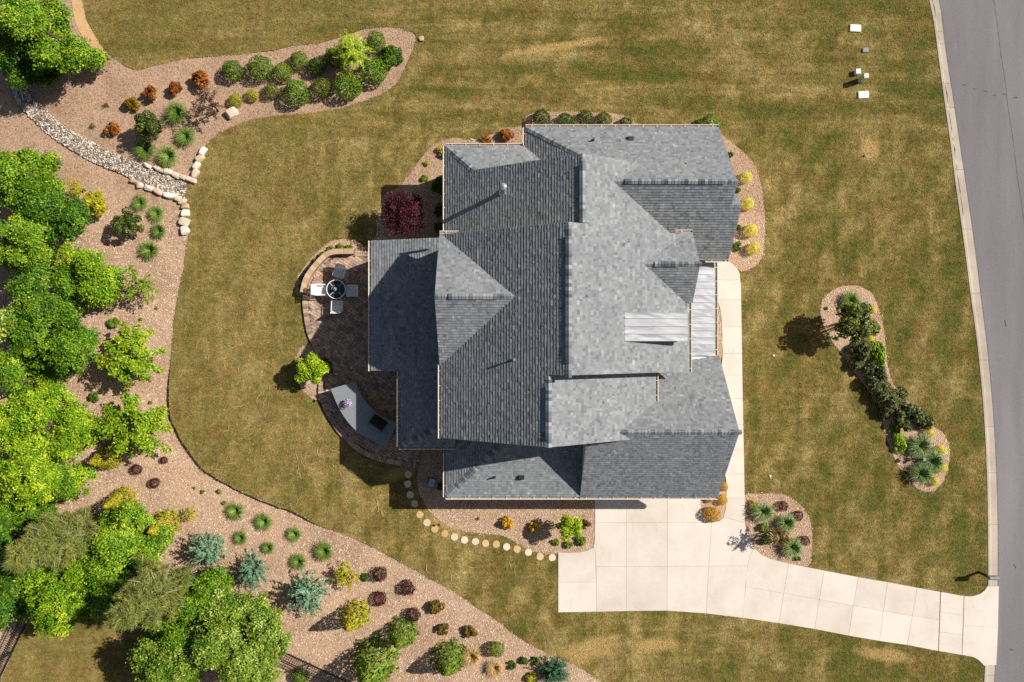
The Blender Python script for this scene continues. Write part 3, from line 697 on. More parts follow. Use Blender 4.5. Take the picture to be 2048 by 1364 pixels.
# north-east wing
q = 0.02488
eN, nEN = slope([(25.6, -389.6, 3.5), (377, -389.6, 3.5), (377, -266.7, 6.56), (202, -266.7, 6.56)])
slope([(147, -305, 6.56 - q * 38.3), (202, -266.7, 6.56), (165, -266.7, 6.56)], 3.5)
eS, nES = slope([(165, -266.7, 6.56), (377, -266.7, 6.56), (377, -149, 6.56 - q * 117.7), (165, -149, 6.56 - q * 117.7)])
eW, nEW = slope([(25.6, -389.6, 3.5), (147, -305, 3.5 + pm * 121.4), (25.6, -305, 3.5)])
eX, _ = slope([(377, -232, 6.56 - q * 34.7), (394, -232, 6.56 - q * 34.7), (394, -149, 6.56 - q * 117.7), (377, -149, 6.56 - q * 117.7)], 6.56 - q * 117.7)
eB, _ = slope([(368, -232, 6.55 - q * 34.7), (394, -232, 6.55 - q * 34.7), (394, -256, 6.55 - q * 58.7), (368, -256, 6.55 - q * 58.7)])
caps(eN, (166, -266.7, 6.56), (377, -266.7, 6.56), nEN, nES, (0.5, 4.9))
caps(eW, (27, -388.6, 3.54), (146, -305.8, 3.5 + pm * 120), nEW, nEN)
gutter(eN, (25, -390.6, 3.5), (377, -390.6, 3.5), (0, -1)); gutter(eW, (24.6, -390, 3.5), (24.6, -358, 3.5), (-1, 0))
gutter(eS, (352, -148, 6.56 - q * 117.7), (394, -148, 6.56 - q * 117.7), (0, 1))
# east dormer gable
g1, nG1 = slope([(205, -127.7, 6.85), (312, -127.7, 6.85), (312, -186.5, 5.47), (292, -186.5, 5.47)])
g2, nG2 = slope([(205, -127.7, 6.85), (312, -127.7, 6.85), (312, -67, 5.47), (292, -67, 5.47)])
caps(g1, (214, -127.7, 6.85), (312, -127.7, 6.85), nG1, nG2, (0.5, 1.6))
gutter(g1, (282, -187.5, 5.47), (312, -187.5, 5.47), (0, -1))
# west dormer gable
w1, nW1 = slope([(-125, -184.6, 5.5), (-125, -72, 7.7), (8, -72, 7.7), (-119, -184.6, 5.5)])
w2, nW2 = slope([(-125, 41, 5.5), (-125, -72, 7.7), (8, -72, 7.7), (-119, 41, 5.5)])
caps(w1, (-125, -72, 7.7), (6, -72, 7.7), nW1, nW2, (0.6, 2.7))
gutter(w1, (-125, -185.6, 5.5), (-92, -185.6, 5.5), (0, -1))
# low roofs on the garden side
q4 = 0.32 * S
l1, _ = slope([(-260.6, -186, 2.95), (-116, -186, 2.95 + q4 * 144.6), (-116, 55, 2.95 + q4 * 144.6), (-260.6, 55, 2.95)])
hl = 2.95 + q4 * 55.6
l2, nL2 = slope([(-205, 55, hl), (-116, 55, hl + q4 * 89), (-116, 147.3, hl + q4 * 89), (-205, 193, hl)], 2.95)
l3, nL3 = slope([(-205, 193, hl), (-104, 193, hl), (-104, 147.3, hl + q4 * 89), (-116, 147.3, hl + q4 * 89)])
caps(l2, (-204, 192.4, hl), (-117, 148, hl + q4 * 88), nL2, nL3)
gutter(l1, (-261.6, -186, 2.95), (-261.6, 56, 2.95), (-1, 0)); gutter(l2, (-206, 56, hl), (-206, 194, hl), (-1, 0)); gutter(l3, (-206, 194, hl), (-104, 194, hl), (0, 1))
# garage wing: low hip to the west, steep gable to the east
q5 = 5 / 12 * S
k1, nK1 = slope([(-122, 287.7, 3), (130, 287.7, 3), (130, 160, 3 + q5 * 127.7), (5.7, 160, 3 + q5 * 127.7)])
k2, nK2 = slope([(-122, 287.7, 3), (5.7, 160, 3 + q5 * 127.7), (-122, 160, 3)])
caps(k2, (-121, 286.7, 3.01), (4, 161.7, 3 + q5 * 126), nK2, nK1)
gS, nGS = slope([(126, 153, 6.5), (381, 153, 6.5), (381, 287.7, 3.0), (126, 287.7, 3.0)])
gN, nGN = slope([(126, 153, 6.5), (381, 153, 6.5), (381, 27.5, 3.24), (126, 27.5, 3.24)])
caps(gS, (178, 153, 6.5), (381, 153, 6.5), nGS, nGN)
gutter(k1, (-123, 288.7, 3.0), (126, 288.7, 3.0), (0, 1)); gutter(gS, (126, 288.7, 3.0), (381, 288.7, 3.0), (0, 1)); gutter(k2, (-123, 205, 3), (-123, 289, 3), (-1, 0))
# metal porch roof, panel by panel, and the metal shed dormer
def metal_roof(name, x0, h0, x1, h1, ys):
    root = link(name, mesh_pd(name, [P(x0, ys[0], h0 - .03), P(x1, ys[0], h1 - .03), P(x1, ys[-1], h1 - .03), P(x0, ys[-1], h0 - .03), P(x0, ys[0], h0 - .14), P(x1, ys[0], h1 - .14), P(x1, ys[-1], h1 - .14), P(x0, ys[-1], h0 - .14)], [(3, 2, 1, 0), (4, 5, 6, 7), (0, 1, 5, 4), (1, 2, 6, 5), (2, 3, 7, 6), (3, 0, 4, 7)]), M['trim'], house)
    for y0, y1 in zip(ys[:-1], ys[1:]):
        sag = random.uniform(-.006, .006)
        V = []; F = []
        cols = [(y0, .035), (y0 + .5, .035), (y0 + .55, .002), ((y0 + y1) / 2, sag), (y1 - .05, .002), (y1, .002)]
        nx = 7
        for i in range(nx):
            t = i / (nx - 1)
            for y, z in cols: V.append(P(x0 + (x1 - x0) * t, y, h0 + (h1 - h0) * t + z + (random.uniform(-.007, .007) if 0 < i < nx - 1 and z < .02 else 0)))
        k = len(cols)
        for i in range(nx - 1):
            for j in range(k - 1): F.append((i * k + j, i * k + j + 1, (i + 1) * k + j + 1, (i + 1) * k + j))
        link('metal_panel', mesh_pd('metal_panel', V, F), M['metal'], root)
        a_, b_ = P(x0, y1, h0 + .02), P(x1, y1, h1 + .02); bm = bmesh.new(); bm_box(bm, (a_ + b_) / 2, ((b_ - a_).length, .026, .045), rot=(b_ - a_).to_track_quat('X', 'Z').to_matrix()); link('seam', bm_mesh('seam', bm), M['seam'], root)
    return root
ys = [-149] + [(-147 * .925 + 12.95 * i) for i in range(0, 14)]
pr = metal_roof('porch_roof', 304, 3.50, 375.6, 3.0, ys)
gutter(pr, (376.6, -148, 3.0), (376.6, 32, 3.0), (1, 0))
metal_roof('shed_dormer_roof', 183.5, 7.50, 294.5, 6.48, [-47.3, -37.5, -24.8, -12.0, -0.2])
bm = bmesh.new()
f1 = [P(304, 33, 3.55), P(376, 25, 3.06), P(376, 28, 3.20), P(304, 36.5, 3.66)]
link('flashing', mesh_pd('flashing', f1, [(0, 1, 2, 3)]), M['white_alu'], pr)
# walls
def wall_x(x, y0, y1, prof, name='wall'):
    """prof: list of (x, h) outline (plan x), swept from y0 to y1"""
    n = len(prof); V = [P(a, y0, b) for a, b in prof] + [P(a, y1, b) for a, b in prof]
    F = [tuple(range(n)), tuple(range(2 * n - 1, n - 1, -1))] + [(i, n + i, n + (i + 1) % n, (i + 1) % n) for i in range(n)]
    m = mesh_pd(name, V, F); bm = bmesh.new(); bm.from_mesh(m); bpy.data.meshes.remove(m); return link(name, bm_mesh(name, bm), M['wall'], house)
def wall_y(y, x0, x1, prof, name='wall'):
    n = len(prof); V = [P(x0, a, b) for a, b in prof] + [P(x1, a, b) for a, b in prof]
    F = [tuple(range(n)), tuple(range(2 * n - 1, n - 1, -1))] + [(i, n + i, n + (i + 1) % n, (i + 1) % n) for i in range(n)]
    m = mesh_pd(name, V, F); bm = bmesh.new(); bm.from_mesh(m); bpy.data.meshes.remove(m); return link(name, bm_mesh(name, bm), M['wall'], house)
dz = 0.24
wall_x(0, -172, 46, [(-108, 0), (-108, 5.5 + pm * 14 - dz), (87.5, 9.13 - dz), (292, 9.13 - pm * 204.5 - dz), (292, 0)])
wall_x(0, 46, 155, [(-108, 0.01), (-108, 5.5 + pm * 14 - dz), (57.5, 8.61 - dz), (235, 8.61 - pm * 177.5 - dz), (235, 0.01)])
wall_x(0, -296, -172, [(-106, 0.02), (-106, 3.45 + pm * 14.6 - dz), (114.5, 7.52 - dz), (260, 7.52 - pm * 145.5 - dz), (260, 0.02)])
wall_x(0, -376, -300, [(42, 0.035), (42, 3.3), (180, 3.3), (180, 0.035)])
wall_y(0, 170, 364, [(-376, 0.03), (-376, 3.5 + q * 13 - dz), (-266.7, 6.56 - dz), (-163, 6.56 - q * 103.7 - dz), (-163, 0.03)])
wall_x(0, -342, -296, [(-106, 0.04), (-106, 3.35), (42, 3.35), (42, 0.04)])
wall_y(0, -112, -20, [(-171, 4.0), (-171, 5.5 + .0195 * 13 - dz), (-72, 7.7 - dz), (28, 5.5 + .0195 * 13 - dz), (28, 4.0)])
wall_y(0, 240, 299, [(-174, 4.0), (-174, 5.5), (-127.7, 6.85 - dz), (-80, 5.5), (-80, 4.0)])
wall_x(0, -45.5, -2, [(192, 5.0), (192, 7.36), (290, 6.45), (290, 4.6)])
wall_y(0, 140, 368, [(276, 0.05), (276, 3.0 + 11.7 * .026 - dz), (153, 6.5 - dz), (40, 3.24 + 12.5 * .026 - dz), (40, 0.05)])
wall_x(0, 155, 275, [(-109, 0.06), (-109, 2.8), (140, 2.8), (140, 0.06)])
wall_x(0, -173, 43, [(-247, 0.07), (-247, 2.75), (-110, 3.7), (-110, 0.07)])
wall_x(0, 43, 180, [(-191, 0.08), (-191, 3.2), (-110, 3.6), (-110, 0.08)])
wall_x(0, 262, 286.5, [(126.5, 2.7), (126.5, 3.0), (129.5, 3.0), (129.5, 2.7)], 'rake_return')
# gable infill above the low hip (west face of the steep garage roof)
V = [P(127.5, 286, 3.0), P(127.5, 153, 6.45), P(127.5, 153, 3.0)]
link('gable_wall', mesh_pd('gable_wall', V, [(0, 1, 2)]), M['wall'], house)
for x in (163, 245):
    link('garage_door', box_mesh('garage_door', P(x + 32, 276.8, 1.1), (1.9 * 1.3, 0.05, 2.15)), M['white_alu'], house)
for y in (-135, -80, -25, 25):
    link('porch_post', box_mesh('porch_post', P(366, y, 1.46), (0.22, 0.22, 2.86)), M['trim'], house)
link('porch_floor', box_mesh('porch_floor', P(330, -60, 0.08), (75 * S, 170 * S, 0.16)), M['concrete'], house)
# roof furniture
def on_slope(u, v, fz):
    h = 6.0
    for _ in range(20):
        g_ = G(u, v, h); h = fz(g_.x / S, -g_.y / S)
    return G(u, v, h)
def pipe(name, base, hgt, r, mat, cap=None, boot=True):
    bm = bmesh.new(); bm_tube(bm, base - Vector((0, 0, .2)), base + Vector((0, 0, hgt)), r, r, 16)
    o = link(name, bm_mesh(name, bm, False), M[mat], house)
    bm = bmesh.new(); bm_tube(bm, base - Vector((0, 0, .08)), base + Vector((0, 0, .10)), r * 2.3, r * 1.15, 12)
    link('boot', bm_mesh('boot', bm), M['dark' if mat != 'steel' else 'steel'], o)
    if cap:
        bm = bmesh.new(); bm_tube(bm, base + Vector((0, 0, hgt - .10)), base + Vector((0, 0, hgt)), r * 1.5, r * 1.5, 16); bm_tube(bm, base + Vector((0, 0, hgt + .03)), base + Vector((0, 0, hgt + .11)), r * 1.55, r * .35, 16)
        link('rain_cap', bm_mesh('rain_cap', bm), M[mat], o)
fNW = lambda x, y: 3.45 + pm * (x + 120.6); fCW = lambda x, y: 5.5 + pm * (x + 122); fEN = lambda x, y: 6.56 - q * (-266.7 - y); fK1 = lambda x, y: 3 + q5 * (287.7 - y)
pipe('flue', on_slope(1007, 384, fNW), 1.25, 0.10, 'steel', True)
pipe('vent_pipe', on_slope(1028, 719, fCW), 0.36, 0.045, 'steel')
pipe('vent_pipe', on_slope(1186, 281, fEN), 0.30, 0.045, 'dark'); pipe('vent_pipe', on_slope(989, 954, fK1), 0.28, 0.045, 'dark')
def hood_vent(p, rz):
    bm = bmesh.new(); V = [(-.15, -.13, -.1), (.15, -.13, -.1), (.15, .13, -.1), (-.15, .13, -.1), (-.13, -.11, .14), (.13, -.11, .14), (.12, .08, .17), (-.12, .08, .17)]
    v_ = [bm.verts.new(p + Vector(x)) for x in V]
    for f in ((0, 1, 5, 4), (1, 2, 6, 5), (2, 3, 7, 6), (3, 0, 4, 7), (4, 5, 6, 7)): bm.faces.new([v_[i] for i in f])
    link('hood_vent', bm_mesh('hood_vent', bm), M['dark'], house)
hood_vent(on_slope(1261, 278, fEN), 0); hood_vent(on_slope(1043, 954, fK1), 0)

# ------------------------------------------------------------------ patio
PZ = 0.14
PAT = smooth_line([(742, 503), (711, 501.6), (683, 501.6), (662, 505), (645, 517), (627, 537), (614, 558), (607.5, 584), (606, 607), (609, 635), (614, 663), (622, 684), (634, 712), (638, 740), (638, 767), (637.7, 788), (645, 811), (660, 841), (683, 873), (715, 902), (751, 920), (795, 930), (836, 937)], 3)
PATP = PAT + [(837, 897), (860, 880), (860, 760), (800, 740), (765, 660), (765, 520), (750, 503)]
patio = empty('patio', (0, 0, 0), kind='structure')
link('patio_base', prism_mesh('patio_base', shrink(PATP, 1.0), -0.3, PZ - 0.03), M['sandbed'], patio)
def inset_line(line, d):
    out = []
    for i, p in enumerate(line):
        a = Vector(line[max(i - 1, 0)]); b = Vector(line[min(i + 1, len(line) - 1)]); t = (b - a).normalized(); out.append((p[0] - t.y * -d * -1, p[1] + t.x * -d))
    return out
# which side is inside? patio interior lies to the right-hand (east) of the boundary
def offset(line, d):
    out = []
    for i, p in enumerate(line):
        a = Vector(line[max(i - 1, 0)]); b = Vector(line[min(i + 1, len(line) - 1)]); t = (b - a).normalized(); out.append((p[0] + t.y * d, p[1] - t.x * d))
    return out
# border course of stretcher pavers (perpendicular blocks)
Pl, Dl = along(PAT)
def pt(line_pts, dist_, s):
    for i in range(len(dist_) - 1):
        if dist_[i] <= s <= dist_[i + 1]:
            t = (s - dist_[i]) / max(1e-9, dist_[i + 1] - dist_[i]); p = line_pts[i].lerp(line_pts[i + 1], t); d = (line_pts[i + 1] - line_pts[i]).normalized(); return p, d
    return line_pts[-1], (line_pts[-1] - line_pts[-2]).normalized()
def block(bm, c, ex, ey, sx, sy, z0, z1, bev=0.008):
    """box with chamfered top"""
    ex = Vector((ex[0], ex[1], 0)); ey = Vector((ey[0], ey[1], 0)); c = Vector((c[0], c[1], 0)); hx, hy = sx / 2, sy / 2
    lo = []; mi = []; hi = []
    for a, b in ((-1, -1), (1, -1), (1, 1), (-1, 1)):
        q_ = c + ex * (a * hx) + ey * (b * hy); lo.append(bm.verts.new(q_ + Vector((0, 0, z0)))); mi.append(bm.verts.new(q_ + Vector((0, 0, z1 - bev))))
        r_ = c + ex * (a * (hx - bev)) + ey * (b * (hy - bev)); hi.append(bm.verts.new(r_ + Vector((0, 0, z1))))
    for i in range(4):
        j = (i + 1) % 4; bm.faces.new((lo[i], lo[j], mi[j], mi[i])); bm.faces.new((mi[i], mi[j], hi[j], hi[i]))
    bm.faces.new(hi)
s = 0.0; side = 1
p0, d0 = pt(Pl, Dl, 1.0); nrm = Vector((d0.y, -d0.x))
cc = G(700, 640).to_2d()
if (cc - p0).dot(nrm) < 0: side = -1
while s < Dl[-1]:
    p, d = pt(Pl, Dl, s + 0.055); nrm = Vector((d.y, -d.x)) * side
    bm = bmesh.new(); c = p + nrm * 0.14
    block(bm, c - c, d, nrm, 0.10, 0.27, -0.08, 0.0)
    link('border_paver', bm_mesh('border_paver', bm), M['paver'], patio, loc=(c.x, c.y, PZ + random.uniform(.004, .008))); s += 0.107
# field pavers laid in slanting courses
th = math.radians(-32); ex = Vector((math.cos(th), math.sin(th))); ey = Vector((-ex.y, ex.x))
inner = [G(u, v).to_2d() for u, v in PAT]
inn = []
for i, p in enumerate(inner):
    a_ = inner[max(i - 1, 0)]; b_ = inner[min(i + 1, len(inner) - 1)]; t = (b_ - a_).normalized(); inn.append(p + Vector((t.y, -t.x)) * side * 0.285)
field = [(p.x, p.y) for p in inn] + [tuple(G(u, v).to_2d()) for u, v in [(837, 897), (860, 880), (860, 760), (800, 740), (765, 660), (765, 520), (750, 503)]]
pav = []
c0 = G(690, 700).to_2d(); row = -90
while row < 90:
    y_ = row * 0.142; x_ = -9.0 + random.uniform(0, .2)
    while x_ < 9.0:
        w = random.choice([0.142, 0.213, 0.213, 0.284]); c = c0 + ex * (x_ + w / 2) + ey * y_
        pav.append((c.x, c.y, w)); x_ += w
    row += 1
pav = np.array(pav); keep = inside(pav[:, 0], pav[:, 1], field); pav = pav[keep]
ref = G(650, 540).to_2d(); order = np.argsort(np.hypot(pav[:, 0] - ref.x, pav[:, 1] - ref.y)); pav = pav[order]
pm_cache = {}
for (x, y, w) in pav[:180]:
    if w not in pm_cache:
        bm = bmesh.new(); block(bm, (0, 0), ex, ey, w - 0.008, 0.134, -0.07, 0.0); pm_cache[w] = bm_mesh('paver', bm)
    link('paver', pm_cache[w], M['paver'], patio, loc=(x, y, PZ + random.uniform(-.003, .003)))
bm = bmesh.new(); tones = []
for (x, y, w) in pav[180:]:
    n0 = len(bm.faces); block(bm, (x, y), ex, ey, w - 0.008, 0.134, PZ - 0.07, PZ + random.uniform(-.003, .003)); tones += [random.random()] * (len(bm.faces) - n0)
m = bpy.data.meshes.new('pavers_under_shade'); bm.to_mesh(m); bm.free()
at_ = m.attributes.new('tone', 'FLOAT', 'FACE'); at_.data.foreach_set('value', np.array(tones, dtype=np.float32))
link('paver_field', m, M['paver_all'], patio, kind='stuff')
# curved seat wall with coping stones
sw = empty('seat_wall', tuple(G(640, 530)), label='curved tan stone seat wall with coping along the patio edge', cat='wall')
swl = smooth_line([(711, 505), (683, 505), (664, 508), (648, 519.5), (630.5, 539.5), (617.5, 560), (611, 586)], 5)
Pw, Dw = along(swl); org = Vector(sw.location)
n = 15; seg = Dw[-1] / n
for i in range(n):
    bm = bmesh.new(); bm2 = bmesh.new()
    for (bmx, wd, z0, z1, sh) in ((bm, 0.24, -0.2, 0.50, 0.0), (bm2, 0.27, 0.503, 0.57, 0.004)):
        r0 = []; 
        for k in range(4):
            p, d = pt(Pw, Dw, min(Dw[-1] - 1e-4, i * seg + sh + (seg - 2 * sh) * k / 3)); nn = Vector((d.y, -d.x))
            r0.append([bmx.verts.new(Vector((p.x + nn.x * a_ * wd / 2, p.y + nn.y * a_ * wd / 2, z)) - org) for a_, z in ((-1, z0), (-1, z1), (1, z1), (1, z0))])
        for k in range(3):
            for j in range(4): bmx.faces.new((r0[k][j], r0[k][(j + 1) % 4], r0[k + 1][(j + 1) % 4], r0[k + 1][j]))
        bmx.faces.new(r0[0]); bmx.faces.new(r0[-1][::-1])
    link('wall_block', bm_mesh('wall_block', bm), M['block'], sw); link('coping_stone', bm_mesh('coping_stone', bm2), M['coping'], sw)
# granite outdoor counter
ctop = [(661, 778), (711, 763), (718, 782), (733, 806), (753, 825), (771, 836), (793, 847), (772, 895), (745, 882), (712, 861), (689, 835), (674, 808)]
CZ = 1.05
k_ = (H - CZ) / H
cg = [(1024 + (u - 1024) * k_, 682 + (v - 682) * k_) for u, v in ctop]
cgs = smooth_line(cg[1:7], 3) + smooth_line(cg[7:], 3) + [cg[0]]
ctr = empty('outdoor_counter', tuple(G(715, 830)), label='curved grey granite outdoor kitchen counter on the patio', cat='counter')
def local(mesh, org):
    mesh.transform(Matrix.Translation(-Vector(org))); return mesh
link('countertop', local(prism_mesh('countertop', cgs, CZ - 0.05, CZ), ctr.location), M['granite'], ctr)
link('counter_base', local(prism_mesh('counter_base', shrink(cgs, 3), -0.05, CZ - 0.052), ctr.location), M['block'], ctr)
gp = G(757, 845, CZ); gr = empty('grill', (gp.x, gp.y, CZ), math.radians(-35), label='black grill with closed hood set into the granite counter', cat='grill')
bm = bmesh.new(); bm_box(bm, (0, 0, 0.06), (0.80, 0.56, 0.12), bevel=0.02); link('body', bm_mesh('body', bm), M['black'], gr)
bm = bmesh.new()
prof = [(-.26, .12), (-.26, .26), (-.16, .38), (.06, .40), (.22, .26), (.26, .12)]
va = [bm.verts.new((-.36, y, z)) for y, z in prof]; vb = [bm.verts.new((.36, y, z)) for y, z in prof]
for i in range(5): bm.faces.new((va[i], va[i + 1], vb[i + 1], vb[i]))
bm.faces.new(va); bm.faces.new(vb[::-1]); bm.faces.new((va[0], va[5], vb[5], vb[0])); link('hood', bm_mesh('hood', bm), M['black'], gr)
bm = bmesh.new(); bm_tube(bm, (-.28, -.30, .24), (.28, -.30, .24), .015); bm_tube(bm, (-.25, -.30, .24), (-.25, -.25, .24), .012); bm_tube(bm, (.25, -.30, .24), (.25, -.25, .24), .012); link('handle', bm_mesh('handle', bm), M['steel'], gr)
for x in (-.22, 0, .22):
    bm = bmesh.new(); bm_tube(bm, (x, -.28, .06), (x, -.32, .06), .025); link('knob', bm_mesh('knob', bm), M['steel'], gr)
# round table and four chairs
tp = G(672, 578.6, 0.85); tb = empty('patio_table', (tp.x, tp.y, PZ + 0.004), label='round dark glass patio table with white rim', cat='table')
bm = bmesh.new(); bm_tube(bm, (0, 0, .715), (0, 0, .725), .465, n=40); link('glass_top', bm_mesh('glass_top', bm), M['glass_dark'], tb)
def ring(bm, R, r, z, n=40, m=8):
    vv = [[bm.verts.new(((R + r * math.cos(2 * math.pi * j / m)) * math.cos(2 * math.pi * i / n), (R + r * math.cos(2 * math.pi * j / m)) * math.sin(2 * math.pi * i / n), z + r * math.sin(2 * math.pi * j / m))) for j in range(m)] for i in range(n)]
    for i in range(n):
        for j in range(m): bm.faces.new((vv[i][j], vv[(i + 1) % n][j], vv[(i + 1) % n][(j + 1) % m], vv[i][(j + 1) % m]))
bm = bmesh.new(); ring(bm, .475, .022, .725); link('rim', bm_mesh('rim', bm, True), M['white_alu'], tb)
bm = bmesh.new(); ring(bm, .22, .016, .735); link('inner_ring', bm_mesh('inner_ring', bm, True), M['util_grey'], tb)
for i in range(4):
    a_ = math.radians(45 + 90 * i); e_ = Vector((math.cos(a_), math.sin(a_), 0))
    bm = bmesh.new(); bm_tube(bm, e_ * .23 + Vector((0, 0, .738)), e_ * .47 + Vector((0, 0, .738)), .012); link('spoke', bm_mesh('spoke', bm), M['white_alu'], tb)
    bm = bmesh.new(); bm_tube(bm, e_ * .36 + Vector((0, 0, 0)), e_ * .30 + Vector((0, 0, .71)), .022); link('leg', bm_mesh('leg', bm), M['white_alu'], tb)
bm = bmesh.new(); bm_tube(bm, (0, 0, .728), (0, 0, .80), .10, .12, 20); bm_tube(bm, (0, 0, .80), (0, 0, .98), .075, .045, 20); bm_tube(bm, (0, 0, .98), (0, 0, 1.03), .09, .02, 20)
o = link('table_lantern', bm_mesh('table_lantern', bm), M['util_grey'], None, loc=(tp.x, tp.y, PZ), label='small grey lantern in the middle of the patio table', cat='lantern')
def chair(u, v, rz, label):
    p = G(u, v, .55); c = empty('patio_chair', (p.x, p.y, PZ + 0.004), rz, label=label, cat='chair', group='chairs round the patio table')
    # local: faces +x (towards the table)
    bm = bmesh.new()
    for k in range(6): bm_box(bm, (0.0, -.19 + k * .076, .43), (.44, .062, .012))
    link('seat', bm_mesh('seat', bm), M['sling'], c)
    bm = bmesh.new()
    rot = Matrix.Rotation(math.radians(-22), 3, 'Y')
    for k in range(6): bm_box(bm, (-.32, -.19 + k * .076, .68), (.012, .062, .50), rot=rot)
    link('backrest', bm_mesh('backrest', bm), M['sling'], c)
    bm = bmesh.new(); bm_tube(bm, (-.42, -.25, .93), (-.42, .25, .93), .018); 
    for y in (-.25, .25):
        bm_tube(bm, (-.22, y, .42), (-.42, y, .93), .018); bm_tube(bm, (-.22, y, .42), (.24, y, .43), .018)
    bm_tube(bm, (.24, -.25, .43), (.24, .25, .43), .018); link('frame', bm_mesh('frame', bm), M['white_alu'], c)
    for y in (-.27, .27):
        bm = bmesh.new(); bm_box(bm, (-.06, y, .645), (.50, .05, .022), bevel=.006); link('armrest', bm_mesh('armrest', bm), M['white_alu'], c)
        bm = bmesh.new(); bm_tube(bm, (.22, y, 0), (.20, y, .64), .018); link('leg', bm_mesh('leg', bm), M['white_alu'], c)
        bm = bmesh.new(); bm_tube(bm, (-.30, y, 0), (-.24, y, .64), .018); link('leg', bm_mesh('leg', bm), M['white_alu'], c)
chair(644, 580, 0.02, 'white patio chair in full sun beside the seat wall'); chair(703, 582, math.pi, 'white slatted patio chair nearest the house wall, in shade')
chair(680, 546, math.radians(-108), 'white patio chair turned askew on the shaded side nearest the lit seat wall curve'); chair(675.5, 611, math.radians(88), 'white patio chair in the shade, nearest to the granite counter')

# ------------------------------------------------------------------ stones
def ico(sub):
    bm = bmesh.new(); bmesh.ops.create_icosphere(bm, subdivisions=sub, radius=1.0)
    V = np.array([v.co[:] for v in bm.verts]); bm.faces.ensure_lookup_table(); F = np.array([[v.index for v in f.verts] for f in bm.faces]); bm.free(); return V, F
I1V, I1F = ico(1); I3V, I3F = ico(3)
def rock_mesh(name, lx, ly, lz, seed):
    """chiselled boulder: a sphere cut by random planes"""
    r = np.random.default_rng(seed); V = np.sign(I3V) * np.abs(I3V) ** 0.45
    V /= np.abs(V).max()
    for _ in range(9):
        n_ = r.normal(size=3); n_ /= np.linalg.norm(n_); d = r.uniform(0.82, 1.1); k = V @ n_ - d
        V -= np.where(k > 0, k, 0)[:, None] * n_ * 0.92
    for ax in range(3):
        V[:, ax] /= np.abs(V[:, ax]).max()
    V += r.normal(size=V.shape) * 0.012
    V = V * np.array([lx / 2, ly / 2, lz / 2])
    return mesh_pd(name, V, [tuple(f) for f in I3F], False)
def boulder(u, v, lx, ly, ang, lz, label, name='edging_stone', group='pale edging stones along the dry creek', z=None):
    p = G(u, v, max(lz - .1, 0)); zz = float(zbed(u, v)) if z is None else z
    m = rock_mesh(name, lx * S * 1.04, ly * S * 1.02, lz, int(u * 7 + v))
    return link(name, m, M['rock'], None, loc=(p.x, p.y, zz + lz * 0.32), rz=math.radians(ang), label=label, cat='rock', group=group)
EU = [(403.5, 301, 18, 13, 60, 'topmost squared white stone of the low wall beside the lawn'), (398, 315.6, 18, 13, 35, 'white wall stone second from the top beside the lawn edge'), (391, 330, 17, 12, 55, 'cream wall stone third from the top beside the lawn edge'), (387.5, 346, 19, 13, 55, 'white wall stone just above the corner of the low wall'), (379, 358, 25, 11, -18, 'long white stone at the corner where creek meets lawn'), (364, 353.5, 14, 10, -20, 'small white stone left of the wall corner on the upper creek bank'), (350, 349, 18, 11, -28, 'white stone second left of the wall corner above the creek'), (333, 341, 20, 12, -10, 'broad cream stone on the upper creek bank below the fountain grass'), (314, 336, 24, 9, -30, 'long tan stone on the upper creek bank'), (290, 329, 17, 8, -28, 'westernmost tan stone on the upper creek bank')]
for u, v, a_, b_, g_, lb in EU: boulder(u, v, a_, b_, g_, 0.34, lb)
EL = [(265, 361, 17, 9, -20, 'westernmost flat stone on the lower creek bank'), (277, 370, 13, 11, 0, 'tan stone second from the west on the lower creek bank'), (294, 375, 20, 11, -15, 'pale stone third from the west on the lower creek bank'), (313, 382, 20, 11, -25, 'white stone fourth from the west on the lower creek bank'), (337, 390, 30, 12, -15, 'longest white stone on the lower creek bank'), (354, 396, 13, 10, -10, 'small stone where the lower creek bank turns down'), (363.5, 402.5, 17, 11, 20, 'tan stone at the turn of the lower creek edge'), (368, 412, 16, 11, 5, 'squared cream stone below the creek mouth beside the lawn'), (368.6, 425, 17, 15, 0, 'ochre block third from the bottom of the lower edging'), (367, 443, 22, 17, -20, 'rounded ochre boulder second from the bottom of the lower edging'), (368.6, 460, 17, 18, 10, 'rounded white boulder at the bottom end of the edging')]
for u, v, a_, b_, g_, lb in EL: boulder(u, v, a_, b_, g_, 0.30, lb)
boulder(461, 224, 23, 19, 30, 0.42, 'pale boulder among shrubs in the north-west bed', 'boulder', None)
boulder(842, 77, 11, 10, 0, 0.16, 'small pale rock on the lawn at the tip of the shrub bed', 'boulder', None, 0.0)
# dry creek of river stones
CU = smooth_line([(37, 161), (56, 184), (86, 214), (131, 255), (180, 281), (214, 300), (259, 319), (285, 327), (319, 343), (375, 364)], 4); CLo = smooth_line([(19, 180), (41, 214), (75, 248), (98, 270), (143, 300), (188, 325), (225, 340), (263, 357), (319, 383), (369, 396)], 4)
CREEK = CU + CLo[::-1]
rc = np.random.default_rng(5)
link('creek_bed', prism_mesh('creek_bed', CREEK, -0.5, -0.010), M['creekbed'], kind='structure')
cu_, cv_ = [], []
need = 2300
U_ = rc.uniform(15, 380, 60000); V_ = rc.uniform(158, 400, 60000); ok = inside(U_, V_, CREEK); U_, V_ = U_[ok], V_[ok]
grid = {}; sel = []
for u, v in zip(U_, V_):
    k = (int(u / 4), int(v / 4)); good = True
    for a_ in (-1, 0, 1):
        for b_ in (-1, 0, 1):
            for (x, y) in grid.get((k[0] + a_, k[1] + b_), ()):
                if (x - u) ** 2 + (y - v) ** 2 < 8.0: good = False
    if good: grid.setdefault(k, []).append((u, v)); sel.append((u, v))
sel = np.array(sel); n = len(sel)
